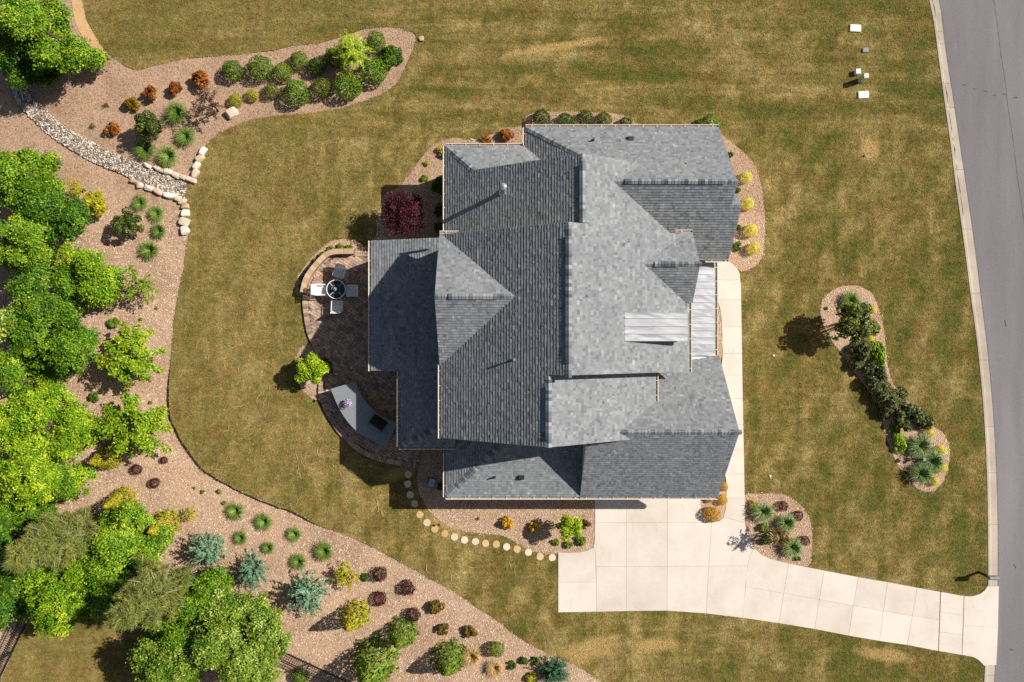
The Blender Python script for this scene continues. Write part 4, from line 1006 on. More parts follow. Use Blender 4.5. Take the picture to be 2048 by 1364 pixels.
sc_ = rc.uniform(1.55, 2.5, n) * S; an = rc.uniform(0, 6.28, n); el_ = rc.uniform(0.6, 1.0, n)
B = I1V[None] + rc.normal(size=(n, len(I1V), 3)) * 0.10
B = B * np.stack([sc_ * 1.15, sc_ * el_, sc_ * 0.62], -1)[:, None, :]
ca, sa = np.cos(an)[:, None], np.sin(an)[:, None]
X_ = B[..., 0] * ca - B[..., 1] * sa; Y_ = B[..., 0] * sa + B[..., 1] * ca
zc = np.full(n, -0.012)
Vc = np.stack([X_ + ((sel[:, 0] - 1024) * S)[:, None], Y_ - ((sel[:, 1] - 682) * S)[:, None], B[..., 2] + (zc + 0.02)[:, None]], -1)
tri = Vc[:, I1F].reshape(-1, 3, 3)
link('creek_stones', mesh_np('creek_stones', tri, np.repeat(np.clip(rc.normal(.5, .24, n), 0, 1), len(I1F))), M['creek'], kind='stuff', label='rounded river stones filling the dry creek bed', cat='stones')
# stepping stones
ST = [(816.6, 948.7), (815.7, 967.7), (820.4, 989), (829, 1007), (839.5, 1029), (853.6, 1045), (869.4, 1058), (889.3, 1067.4), (908.5, 1073.9), (929, 1080), (950.5, 1083), (971, 1086.6), (992.3, 1088.5), (1012.8, 1093.4), (1033.9, 1098.3), (1056.7, 1104.5), (1079.8, 1113.3), (1104, 1115)]
nth = ['first', 'second', 'third', 'fourth', 'fifth', 'sixth', 'seventh', 'eighth', 'ninth', 'tenth', 'eleventh', 'twelfth', 'thirteenth', 'fourteenth', 'fifteenth', 'sixteenth', 'seventeenth', 'last']
for i, (u, v) in enumerate(ST):
    p = G(u, v); bm = bmesh.new(); nn = 18; r = 7.4 * S
    rr = [r * (1 + random.uniform(-.06, .06)) for _ in range(nn)]
    lo = [bm.verts.new((rr[k] * math.cos(k * 2 * math.pi / nn), rr[k] * math.sin(k * 2 * math.pi / nn), -.05)) for k in range(nn)]
    mi = [bm.verts.new((x.co.x, x.co.y, .022)) for x in lo]; hi = [bm.verts.new((x.co.x * .93, x.co.y * .93, .034 + random.uniform(-.003, .003))) for x in lo]; ce = bm.verts.new((0, 0, .036))
    for k in range(nn):
        j = (k + 1) % nn; bm.faces.new((lo[k], lo[j], mi[j], mi[k])); bm.faces.new((mi[k], mi[j], hi[j], hi[k])); bm.faces.new((hi[k], hi[j], ce))
    where = 'in the house shade' if i < 4 else 'crossing the sunny lawn'
    link('stepping_stone', bm_mesh('stepping_stone', bm), M['step'], None, loc=(p.x, p.y, 0), rz=random.random() * 6, label=f'round stepping stone {where}, {nth[i]} from the patio', cat='stepping stone', group='stepping stones from patio to driveway')

# ------------------------------------------------------------------ foliage builders
def quads(Pc, T, N, ln, wd):
    """rhombic leaves: centre, long axis, normal, length, width"""
    N = N / (np.linalg.norm(N, axis=1, keepdims=True) + 1e-9)
    T = T - (T * N).sum(1, keepdims=True) * N; T /= (np.linalg.norm(T, axis=1, keepdims=True) + 1e-9); Bn = np.cross(N, T)
    ln = np.asarray(ln).reshape(-1, 1); wd = np.asarray(wd).reshape(-1, 1)
    fold = N * wd * 0.22
    return np.stack([Pc - T * ln / 2, Pc + Bn * wd / 2 + fold - T * ln * .08, Pc + T * ln / 2 - N * ln * 0.08, Pc - Bn * wd / 2 + fold - T * ln * .08], 1)
def leaf_mesh(name, r, Pc, N, leaf, aspect=0.55, T=None, jit=0.6, spread=0.3):
    n = len(Pc); N = N + r.normal(size=(n, 3)) * jit
    if T is None: T = r.normal(size=(n, 3))
    ln = leaf * r.uniform(1 - spread, 1 + spread, n)
    return mesh_np(name, quads(Pc, T, N, ln, ln * aspect), np.clip(r.normal(.5, .2, n), 0, 1))
def ball_pts(r, n, sq=0.9, lump=0.08, low=-0.55):
    d = r.normal(size=(n * 2, 3)); d /= np.linalg.norm(d, axis=1, keepdims=True); d = d[d[:, 2] > low][:n]
    k = r.normal(size=(7, 3)) * 2.2; ph = r.uniform(0, 6.28, 7)
    b = 1 + lump * np.sin(d @ k.T * 1.6 + ph).sum(1) / 2.2
    rad = b * (1 - 0.30 * r.random(len(d)) ** 2)
    Q = d * rad[:, None]; Q[:, 2] *= sq; Q[:, 2] += sq * 0.82; return Q, d
def shrub_ball(seed, n=1900, leaf=.125, sq=.85, lump=.075, jit=.55, aspect=.6):
    r = np.random.default_rng(seed); Q, d = ball_pts(r, n, sq, lump); return leaf_mesh('foliage', r, Q, d, leaf, aspect, jit=jit)
def shrub_loose(seed, n=1300, leaf=.2, sq=.8, nl=12, aspect=.55, off=(.35, .72), sub=(.2, .38)):
    r = np.random.default_rng(seed); c = r.normal(size=(nl, 3)); c /= np.linalg.norm(c, axis=1, keepdims=True); c[:, 2] = np.abs(c[:, 2]); c = c * r.uniform(off[0], off[1], (nl, 1)); c[:, 2] *= sq; c[:, 2] += .3
    i = r.integers(0, nl, n); d = r.normal(size=(n, 3)); d /= np.linalg.norm(d, axis=1, keepdims=True); d[:, 2] = np.where(d[:, 2] < -.3, -d[:, 2], d[:, 2])
    Q = c[i] + d * (r.uniform(sub[0], sub[1], nl)[i] * (1 - .4 * r.random(n) ** 2))[:, None]
    return leaf_mesh('foliage', r, Q, d + np.array([0, 0, .5]), leaf, aspect, jit=.7)
def spray(seed, nb=46, per=40, leaf=.13, H_=1.6, thick=.09, aspect=.5, align=0.0, s0=.18, droop=.25, elmin=2, elmax=85, tip=0.55):
    r = np.random.default_rng(seed); PP, NN, TT = [], [], []
    for _ in range(nb):
        ph = r.uniform(0, 6.283); e = math.radians(r.uniform(elmin, elmax)); Ln = r.uniform(.62, 1.03) * (1.0 if e < 1.0 else .9)
        d = np.array([math.cos(ph) * math.cos(e), math.sin(ph) * math.cos(e), math.sin(e) * H_ * .8])
        z0 = r.uniform(.15, .55) * H_ * .5
        s = r.uniform(s0, 1.0, per) ** .8
        q_ = np.array([0, 0, z0]) + d[None] * (s * Ln)[:, None]; q_[:, 2] -= droop * s ** 2
        sd = np.array([-d[1], d[0], 0]); sd /= np.linalg.norm(sd) + 1e-9
        w = thick * (1.25 - s * tip)
        q_ += sd[None] * (r.normal(size=per) * w)[:, None] + r.normal(size=(per, 3)) * thick * .35
        PP.append(q_); NN.append(np.tile([0, 0, 1.0], (per, 1)) + d[None] * .5)
        TT.append(np.tile(d, (per, 1)) + sd[None] * (r.normal(size=per) * .7)[:, None] if align else r.normal(size=(per, 3)))
    Pc = np.concatenate(PP); Pc[:, 2] = np.maximum(Pc[:, 2], .03)
    return leaf_mesh('foliage', r, Pc, np.concatenate(NN), leaf, aspect, np.concatenate(TT), jit=.5)
def cone(seed, n=2600, leaf=.17, H_=3.6, aspect=.4, lump=.12):
    r = np.random.default_rng(seed); z = r.random(n) ** 1.5; ph = r.uniform(0, 6.283, n)
    k = np.round(z * 9 + ph * 1.7) * 2.1
    rad = (1 - z) ** .75 * (1 + lump * np.sin(ph * 5 + k) + lump * np.sin(ph * 9 - z * 20)) * (1 - .3 * r.random(n) ** 2)
    Pc = np.stack([np.cos(ph) * rad, np.sin(ph) * rad, z * H_ + .05], -1); d = np.stack([np.cos(ph), np.sin(ph), np.full(n, .55)], -1)
    T = np.stack([np.cos(ph) * .5, np.sin(ph) * .5, np.ones(n)], -1) + r.normal(size=(n, 3)) * .4
    return leaf_mesh('foliage', r, Pc, d, leaf, aspect, T, jit=.5)
def tuft(seed, n=430, hz=.95, w=.035, L_=1.0):
    r = np.random.default_rng(seed); ph = r.uniform(0, 6.283, n); r0 = r.random(n) ** .7 * .28; ln = L_ * r.uniform(.45, 1.02, n); up = r.uniform(.6, 1.1, n) * hz
    sl = np.array([0, .3, .62, 1.0]); wid = np.array([1, .95, .7, .15]) * w
    d = np.stack([np.cos(ph), np.sin(ph), np.zeros(n)], -1); sd = np.stack([-np.sin(ph), np.cos(ph), np.zeros(n)], -1)
    bend = r.normal(size=n) * .12; rows = []
    for s, wd in zip(sl, wid):
        c = d * (r0 + (ln - r0).clip(.1) * s ** 1.25)[:, None] + sd * (bend * s * s)[:, None]; c[:, 2] = up * (s * 1.75 - s * s * 1.15) + .02
        rows.append((c - sd * wd / 2, c + sd * wd / 2))
    Q = [np.stack([rows[i][0], rows[i][1], rows[i + 1][1], rows[i + 1][0]], 1) for i in range(3)]
    tn = np.clip(r.normal(.5, .22, n), 0, 1)
    return mesh_np('blades', np.concatenate(Q), np.concatenate([tn, tn, tn]))
def crown(seed, R, z0, z1, nl=9, nclump=260, per=60, leaf=.15, cl=.32, flat=.75, aspect=.62, skirt=0):
    """lobed broadleaf crown in metres; returns leaf mesh and the lobe centres (for limbs)"""
    r = np.random.default_rng(seed); Hc = (z1 - z0)
    ang = r.uniform(0, 6.283, nl) ; rr = R * np.sqrt(r.uniform(.02, 1, nl)) * .68
    lc = np.stack([np.cos(ang) * rr, np.sin(ang) * rr, z0 + Hc * (.50 + .36 * r.random(nl) - .42 * (rr / R) ** 1.3)], -1); lr = R * r.uniform(.26, .46, nl)
    if skirt:
        lc[-skirt:, 2] = z0 + Hc * r.uniform(.05, .38, skirt); lr[-skirt:] *= .9
    i = r.integers(0, nl, nclump); d = r.normal(size=(nclump, 3)); d /= np.linalg.norm(d, axis=1, keepdims=True); d[:, 2] = np.where(d[:, 2] < -.2, -d[:, 2], d[:, 2])
    cc_ = lc[i] + d * (lr[i] * r.uniform(.55, 1.12, nclump))[:, None] * np.array([1, 1, flat])
    j = np.repeat(np.arange(nclump), per); off = r.normal(size=(len(j), 3)) * cl * np.array([1, 1, .55]) * (.55 + .6 * r.random(nclump))[j][:, None]
    Pc = cc_[j] + off; N = d[j] * .7 + np.array([0, 0, .8]); tn = np.clip(r.normal(.48, .17, nclump)[j] + r.normal(0, .15, len(j)), 0, 1)
    N = N + r.normal(size=(len(j), 3)) * .55; ln = leaf * r.uniform(.65, 1.3, len(j))
    return mesh_np('crown', quads(Pc, r.normal(size=(len(j), 3)), N, ln, ln * aspect), tn), lc
def pine_mesh(seed, R, z0, z1, nb=60, leaf=.34):
    r = np.random.default_rng(seed); PP, TT, NN = [], [], []
    for k in range(nb):
        t = (k + .5) / nb; z = z0 + (z1 - z0) * t; Ln = R * (1.02 - t * .75) * r.uniform(.7, 1.05); ph = k * 2.4 + r.normal() * .3
        d = np.array([math.cos(ph), math.sin(ph), .22]); ns = max(6, int(16 * Ln / R))
        for s in np.linspace(.3, 1.0, ns):
            for sgn in (-1, 0, 1):
                sd = np.array([-math.sin(ph), math.cos(ph), 0]) * sgn * (1.05 - s) * .55 * Ln
                c = np.array([0, 0, z]) + d * s * Ln + sd + r.normal(size=3) * .06; nd = 11
                t_ = d[None] * .8 + sd[None] * .6 / (Ln + .1) + r.normal(size=(nd, 3)) * .55; t_[:, 2] += .35
                t_ /= np.linalg.norm(t_, axis=1, keepdims=True); PP.append(c[None] + t_ * leaf * .4); TT.append(t_); NN.append(r.normal(size=(nd, 3)) + np.array([0, 0, .8]))
    Pc = np.concatenate(PP); n = len(Pc); ln = leaf * r.uniform(.7, 1.2, n)
    return mesh_np('crown', quads(Pc, np.concatenate(TT), np.concatenate(NN), ln, ln * .075), np.clip(r.normal(.5, .2, n), 0, 1))
def limbs_mesh(name, seed, hgt, tips, r0):
    r = random.Random(seed); bm = bmesh.new(); top = Vector((r.uniform(-.1, .1) * hgt, r.uniform(-.1, .1) * hgt, hgt * .75)); mid = Vector((top.x * .3, top.y * .3, hgt * .38))
    bm_tube(bm, (0, 0, -.15), mid, r0, r0 * .72, 8); bm_tube(bm, mid, top, r0 * .72, r0 * .3, 8)
    for i, t in enumerate(tips):
        t = Vector(t); s = mid.lerp(top, r.uniform(0, .8)); m_ = s.lerp(t, .5) + Vector((r.uniform(-.1, .1), r.uniform(-.1, .1), .06 * hgt * r.random()))
        bm_tube(bm, s, m_, r0 * .34, r0 * .22, 5, False); bm_tube(bm, m_, t, r0 * .22, r0 * .07, 5, False)
    return bm_mesh(name, bm)
def stems_mesh(seed, n=6, hgt=.9, sp=.35, r=.035):
    rr = random.Random(seed); bm = bmesh.new()
    for _ in range(n):
        a_ = rr.uniform(0, 6.28); e_ = Vector((math.cos(a_), math.sin(a_), 0)); bm_tube(bm, e_ * .05 - Vector((0, 0, .1)), e_ * sp * rr.uniform(.5, 1) + Vector((0, 0, hgt * rr.uniform(.7, 1))), r, r * .4, 5, False)
    return bm_mesh('stems', bm)
# prototypes (unit radius)
def variants(f, n, **k): return [f(seed=s, **k) for s in range(n)]
PR = {}
def proto(key, mats, builder, nv=3, **k):
    base = [builder(seed=100 + i + hash(builder.__name__) % 7, **k) for i in range(nv)] if False else [builder(100 + i * 13, **k) for i in range(nv)]
    for mt in mats:
        ms = []
        for b in base:
            c = b.copy(); c.name = 'foliage'; c.materials.clear(); c.materials.append(M[mt]); ms.append(c)
        PR[(key, mt)] = ms
proto('ball', ['boxolive', 'box', 'boxlime', 'boxdark', 'gold', 'amber', 'bronzeyel', 'yellowgreen'], shrub_ball, 3)
proto('loose', ['bronze', 'bronzeyel', 'boxdark', 'box', 'boxlime', 'purple', 'olive', 'spread', 'hosta', 'maroon', 'amber', 'yellowgreen', 'lime'], shrub_loose, 3)
proto('glossy', ['magnolia', 'boxdark', 'forest_dark', 'boxlime', 'lime', 'hosta', 'olive'], shrub_loose, 3, n=3800, leaf=.12, nl=26, off=(.12, .86), sub=(.13, .30))
proto('maroonball', ['maroon'], shrub_ball, 2, n=1000, leaf=.2, lump=.14, jit=.8, aspect=.4)
proto('tuft', ['tuft', 'bigtuft', 'strawtuft'], tuft, 3)
proto('spray', ['maple', 'lime', 'yellowgreen', 'olive', 'plum', 'hosta'], spray, 2, nb=50, per=150, leaf=.078, thick=.07, elmax=62, H_=1.3, tip=.75)
proto('sparse', ['plum', 'hosta', 'yellowgreen', 'olive'], spray, 3, nb=24, per=30, leaf=.13, thick=.075, elmax=65)
proto('blue', ['blue', 'deepblue'], spray, 3, nb=105, per=30, leaf=.15, aspect=.24, align=1, thick=.035, H_=1.5, droop=.15, s0=.12)
proto('cone', ['cypress', 'greencyp', 'yellowgreen', 'boxlime', 'box'], cone, 2)
proto('feather', ['feather'], spray, 1, nb=120, per=34, leaf=.12, aspect=.22, align=1, thick=.06, H_=1.9, droop=.5)
STEM = [stems_mesh(1), stems_mesh(2)]
for s_ in STEM: s_.materials.append(M['bark'])
BOUSED = {}
HR = {'ball': .8, 'loose': .65, 'glossy': .7, 'maroonball': .7, 'tuft': .55, 'spray': .9, 'sparse': .9, 'blue': .6, 'cone': 1.2, 'feather': .9}
rp = random.Random(11)
def plant(kind, mt, u, v, r, label, name, cat, group=None, sq=1.0, sx=1.0, rot=None, z=None, lift=0.0, tall=1.0):
    R = r * S; hc = HR[kind] * R * tall + lift
    R = R * (H - hc) / H * {'tuft': 1.15, 'spray': 1.26, 'sparse': 1.12, 'loose': 1.1, 'glossy': 1.05, 'feather': 1.15}.get(kind, 1.0)
    p = G(u, v, hc); zz = (float(zbed(u, v)) if inside(np.array([u]), np.array([v]), LAWN)[0] == False else 0.01) if z is None else z
    root = empty(name, (p.x, p.y, zz), 0, label=label, cat=cat, group=group)
    ms = PR[(kind, mt)]; fo = bpy.data.objects.new('foliage' if kind != 'tuft' else 'blades', ms[rp.randrange(len(ms))]); col.objects.link(fo); fo.parent = root
    fo.location = (0, 0, lift); fo.rotation_euler = (0, 0, rp.uniform(0, 6.28) if rot is None else rot); fo.scale = (R * sx * rp.uniform(.92, 1.06), R * rp.uniform(.94, 1.08), R * tall * rp.uniform(.92, 1.1))
    if kind not in ('tuft',) and r > 7:
        st = bpy.data.objects.new('stems', STEM[rp.randrange(2)]); col.objects.link(st); st.parent = root; st.scale = (R * .9, R * .9, (R * tall * .9 + lift) )
    return root
def tree(u, v, R_px, z0, z1, mt, label, seed, group=None, nl=9, nclump=260, per=60, leaf=.15, cl=.32, name='broadleaf_tree', cat='tree', zc=None, trunk=.14, ground=None, skirt=0):
    zc = (z0 + z1) / 2 if zc is None else zc; R = R_px * S * (H - zc) / H; p = G(u, v, zc)
    zz = float(zbed(u, v)) if ground is None else ground
    root = empty(name, (p.x, p.y, zz), 0, label=label, cat=cat, group=group)
    m, lc = crown(seed, R, z0, z1, nl, nclump, per, leaf, cl, skirt=skirt); link('crown', m, M[mt], root)
    link('trunk', limbs_mesh('trunk', seed, z1 * .9, lc, trunk), M['bark'], root)
    return root
def pine(u, v, R_px, z0, z1, label, seed):
    zc = (z0 + z1) / 2; R = R_px * S * (H - zc) / H; p = G(u, v, zc); root = empty('pine_tree', (p.x, p.y, float(zbed(u, v))), 0, label=label, cat='tree', group='trees of the wood on the west side')
    link('crown', pine_mesh(seed, R, z0, z1), M['pine'], root)
    tips = [(R * .8 * math.cos(k * 1.3), R * .8 * math.sin(k * 1.3), z0 + (z1 - z0) * k / 14) for k in range(12)]
    link('trunk', limbs_mesh('trunk', seed, z1, tips, .13), M['twig'], root)

# ------------------------------------------------------------------ plants: north-west bed
g1_ = 'clipped round shrubs in the north-west bed'
for row in [
 ('ball', 'box', 462.5, 140, 20, 'leftmost round green shrub in the upper row of the north-west bed'), ('ball', 'box', 519, 134, 24, 'large round green shrub second from left in the upper row'),
 ('ball', 'boxlime', 564, 144, 18, 'light green round shrub third from left in the upper row'), ('ball', 'boxlime', 597, 118, 18, 'light green round shrub highest on the lawn side of the upper row'),
 ('ball', 'boxdark', 634, 131, 18, 'small dark green round shrub left of the feathery lime tree'), ('ball', 'box', 592, 182, 27, 'large round shrub at the left end of the lower row of three'),
 ('ball', 'boxolive', 643, 174, 20, 'olive tinged round shrub between two large green ones in the lower row'), ('ball', 'box', 694, 168, 28, 'large round green shrub below the feathery lime tree'),
 ('ball', 'box', 744, 141, 29, 'largest round green shrub at the right of the lower row'), ('ball', 'box', 752, 83, 19, 'round green shrub at the top right of the north-west bed'),
 ('ball', 'boxdark', 667, 114, 19, 'dark green shrub half hidden under the feathery lime tree')]:
    plant(*row, name='round_shrub', cat='shrub', group=g1_, tall=1.12)
plant('loose', 'boxdark', 784, 113, 27, 'dark reddish green shrub at the right end of the north-west bed', 'shrub', 'shrub')
plant('feather', 'feather', 696, 97, 42, 'feathery lime green tree among the round shrubs', 'feathery_tree', 'tree', lift=.5, tall=1.2)
for u, v, r, lb, mt in [(470, 199, 13, 'small yellow green shrub beside the pale boulder', 'yellowgreen'), (505, 190, 12, 'small yellow green shrub second right of the pale boulder', 'yellowgreen'), (542, 182, 15, 'small olive shrub left of the large lower row shrub', 'boxolive')]:
    plant('ball', mt, u, v, r, lb, 'low_shrub', 'shrub', 'small yellow green shrubs')
for u, v, r, lb, mt in [(300, 186, 18, 'bronze leaved shrub second from left in the bronze row', 'bronze'), (350, 176, 17, 'bronze leaved shrub third from left in the bronze row', 'bronze'), (397, 158, 21, 'largest bronze leaved shrub at the right end of its row', 'bronze'), (263, 208, 17, 'yellow and bronze shrub at the left end of the bronze row', 'bronzeyel'), (222, 255, 16, 'lone red green shrub left of the glossy dark tree', 'bronze')]:
    plant('loose', mt, u, v, r, lb, 'bronze_shrub', 'shrub', 'bronze leaved shrubs', tall=1.25)
plant('glossy', 'magnolia', 294, 246, 38, 'glossy dark green small tree among fountain grasses', 'small_tree', 'tree', lift=.7, tall=1.1)
for u, v, r, lb in [(353, 225, 24, 'green fountain grass right of the glossy dark tree'), (370, 272, 22, 'green fountain grass below the thin plum tree'), (289, 298, 23, 'green fountain grass below the glossy tree by the creek'), (335, 311, 25, 'green fountain grass nearest the stone wall corner')]:
    plant('tuft', 'tuft', u, v, r, lb, 'fountain_grass', 'ornamental grass', 'fountain grasses by the dry creek', tall=1.1)
plant('sparse', 'plum', 409, 203, 33, 'thin plum leaved sapling leaning beside the pale boulder', 'sapling', 'tree', lift=.9)
a_ = G(402, 236); b_ = G(434, 226, .9)
bm = bmesh.new(); bm_tube(bm, (0, 0, -.05), b_ - a_, .02, .014, 6); link('tree_stake', bm_mesh('tree_stake', bm), M['twig'], None, loc=(a_.x, a_.y, 0.0), label='thin leaning stake under the plum sapling', cat='stake')
plant('sparse', 'olive', 208, 210, 7, 'tiny brown twiggy plant in bare mulch above the creek', 'seedling', 'plant'); plant('sparse', 'olive', 182, 250, 7, 'tiny twiggy plant left of the lone red green shrub', 'seedling', 'plant')
# west bed
for u, v, r, lb in [(278, 405, 17, 'topmost small green grass clump below the creek edge'), (311.6, 426, 19, 'green grass clump nearest the ochre boulders'), (317, 461, 17, 'flat green grass clump left of the white end boulder'), (298, 500, 21, 'lowest green grass clump of the four below the creek')]:
    plant('tuft', 'tuft', u, v, r, lb, 'grass_clump', 'ornamental grass', 'grass clumps in the west bed')
plant('glossy', 'magnolia', 252, 446, 32, 'dark glossy shrub with long shadow left of the grass clumps', 'shrub', 'shrub', lift=.45)
plant('loose', 'yellowgreen', 190, 403, 30, 'yellow green shrub at the wood edge below the creek', 'shrub', 'shrub', lift=.3); plant('sparse', 'yellowgreen', 143, 372, 24, 'sparse yellow sapling at the wood edge below the creek', 'sapling', 'tree', lift=.6)
plant('sparse', 'hosta', 263, 569, 40, 'sparse green sapling with bare twigs in the west bed', 'sapling', 'tree', lift=.8)
plant('spray', 'maple', 244, 708, 66, 'upper bright lime young maple with star shaped crown in the west bed', 'young_maple', 'tree', 'young maples in the west bed', lift=1.0)
plant('spray', 'maple', 250, 856, 66, 'lower bright lime young maple with star shaped crown in the west bed', 'young_maple', 'tree', 'young maples in the west bed', lift=1.0)
plant('loose', 'boxdark', 186, 796, 12, 'small dark shrub between the two young maples', 'low_shrub', 'shrub'); plant('loose', 'boxdark', 173, 839, 12, 'small dark shrub at the left foot of the lower young maple', 'low_shrub', 'shrub'); plant('loose', 'hosta', 225, 645, 13, 'small green shrub just above the upper young maple', 'low_shrub', 'shrub')
for u, v, r, lb in [(312, 617, 4, 'tiny green tuft right of the upper young maple'), (280, 638, 4, 'tiny green tuft above the upper young maple'), (297, 805, 5, 'tiny dark green tuft above the lower young maple'), (403, 985, 5.5, 'tiny green tuft left of a pair near the lawn edge'), (434, 985, 6, 'tiny green tuft nearest the south-west lawn edge'), (446, 1007, 5.5, 'tiny yellow green tuft above the first lower grass clump'), (386, 977, 4, 'tiniest green tuft near the south-west lawn edge')]:
    plant('loose', 'hosta', u, v, r, lb, 'seedling', 'plant', 'tiny seedlings in the mulch')
for u, v, r, lb in [(326, 921, 8, 'small maroon plant nearest the bend of the lawn edge'), (273, 938, 10, 'small maroon plant left of the maroon trio'), (308, 966, 10, 'small maroon plant lowest of the maroon trio'), (761, 1149, 14, 'maroon round shrub upper left of the lower four'), (815, 1176, 15, 'maroon round shrub upper right of the lower four'), (760, 1197, 14, 'maroon round shrub lower left of the lower four'), (827, 1230, 14, 'maroon round shrub lowest of the lower four')]:
    plant('maroonball', 'maroon', u, v, r, lb, 'maroon_shrub', 'shrub', 'maroon shrubs in the mulch')
for u, v, r, lb, t_ in [(236, 1002, 24, 'golden conifer leaning out in open mulch below the lower maple', 1), (206, 918, 24, 'golden conifer tucked against the lower young maple', 1), (322, 1052, 26, 'golden conifer at the wood edge above the blue conifers', 1)]:
    plant('cone', 'cypress', u, v, r, lb, 'golden_conifer', 'tree', 'golden conifers at the wood edge', tall=1.0)
plant('sparse', 'yellowgreen', 376, 1030, 16, 'bare twiggy sapling beside the third golden conifer', 'sapling', 'tree', lift=.4)
for u, v, r, lb in [(413, 1103, 47, 'leftmost blue grey conifer shrub'), (502, 1143, 43, 'middle blue grey conifer shrub'), (611, 1188, 53, 'rightmost and largest blue grey conifer shrub')]:
    plant('blue', 'blue', u, v, r, lb, 'blue_conifer', 'shrub', 'blue grey conifers', tall=1.25)
for u, v, r, lb in [(469, 1024, 19, 'grass clump uppermost left in the lower west bed'), (526, 1045, 19, 'grass clump second along the lawn edge in the lower bed'), (480, 1076, 17, 'grass clump between the first two blue conifers and the lawn'), (587, 1070, 17, 'grass clump third along the lawn edge in the lower bed'), (536, 1096, 15, 'smallest grass clump above the middle blue conifer'), (596, 1124, 17, 'grass clump just above the largest blue conifer'), (648, 1103, 21, 'largest grass clump at the right of the lower group')]:
    plant('tuft', 'tuft', u, v, r, lb, 'grass_clump', 'ornamental grass', 'grass clumps in the lower west bed')
plant('loose', 'boxdark', 730, 1155, 10, 'small dark green shrub left of the maroon shrubs', 'low_shrub', 'shrub'); plant('sparse', 'yellowgreen', 692, 1158, 32, 'open yellow orange shrub right of the largest blue conifer', 'shrub', 'shrub', lift=.3)
plant('cone', 'cypress', 706, 1238, 28, 'yellow green conifer with long shadow below the yellow shrub', 'conifer', 'tree', tall=1.0); plant('cone', 'greencyp', 802, 1273, 28, 'green conifer right of the big bottom cypress', 'conifer', 'tree', tall=.95); plant('cone', 'greencyp', 745, 1334, 44, 'big green cypress at the bottom edge by the black fence', 'conifer', 'tree', tall=.85)
for u, v, r, lb in [(872, 1217, 17, 'olive brown shrub topmost of three by the lower lawn edge'), (887, 1259, 15, 'olive brown shrub middle of three by the lower lawn edge'), (941, 1265, 16, 'olive brown shrub rightmost of three by the lower lawn edge')]:
    plant('loose', 'olive', u, v, r, lb, 'olive_shrub', 'shrub', 'olive brown shrubs')
plant('cone', 'greencyp', 896, 1324, 33, 'rounded green conifer left of the straw coloured grasses', 'conifer', 'tree', tall=.75); plant('ball', 'boxlime', 993, 1300, 17, 'bright yellow green round shrub by the straw grasses', 'round_shrub', 'shrub', tall=1.1)
for u, v, r, lb in [(943, 1314, 21, 'left straw coloured grass tuft at the bottom edge'), (990, 1338, 19, 'right straw coloured grass tuft at the bottom edge')]:
    plant('tuft', 'strawtuft', u, v, r, lb, 'straw_grass', 'ornamental grass', 'straw coloured grasses')
for u, v, r, lb in [(1047, 1324, 10, 'small dark green shrub middle of three beside the straw grass'), (1024, 1332, 10, 'small dark green shrub left of three beside the straw grass'), (1071, 1323, 10, 'small dark green shrub right of three beside the spreading juniper')]:
    plant('loose', 'boxdark', u, v, r, lb, 'low_shrub', 'shrub', 'small dark shrubs at the bottom')
plant('blue', 'deepblue', 1108, 1345, 36, 'deep green spreading juniper at the bottom edge of the bed', 'spreading_juniper', 'shrub', sx=1.2, rot=-.5); plant('loose', 'yellowgreen', 1064, 1358, 13, 'yellow green shrub cut by the bottom edge of the picture', 'low_shrub', 'shrub'); plant('ball', 'box', 600, 1354, 17, 'round green shrub beyond the black fence', 'round_shrub', 'shrub')
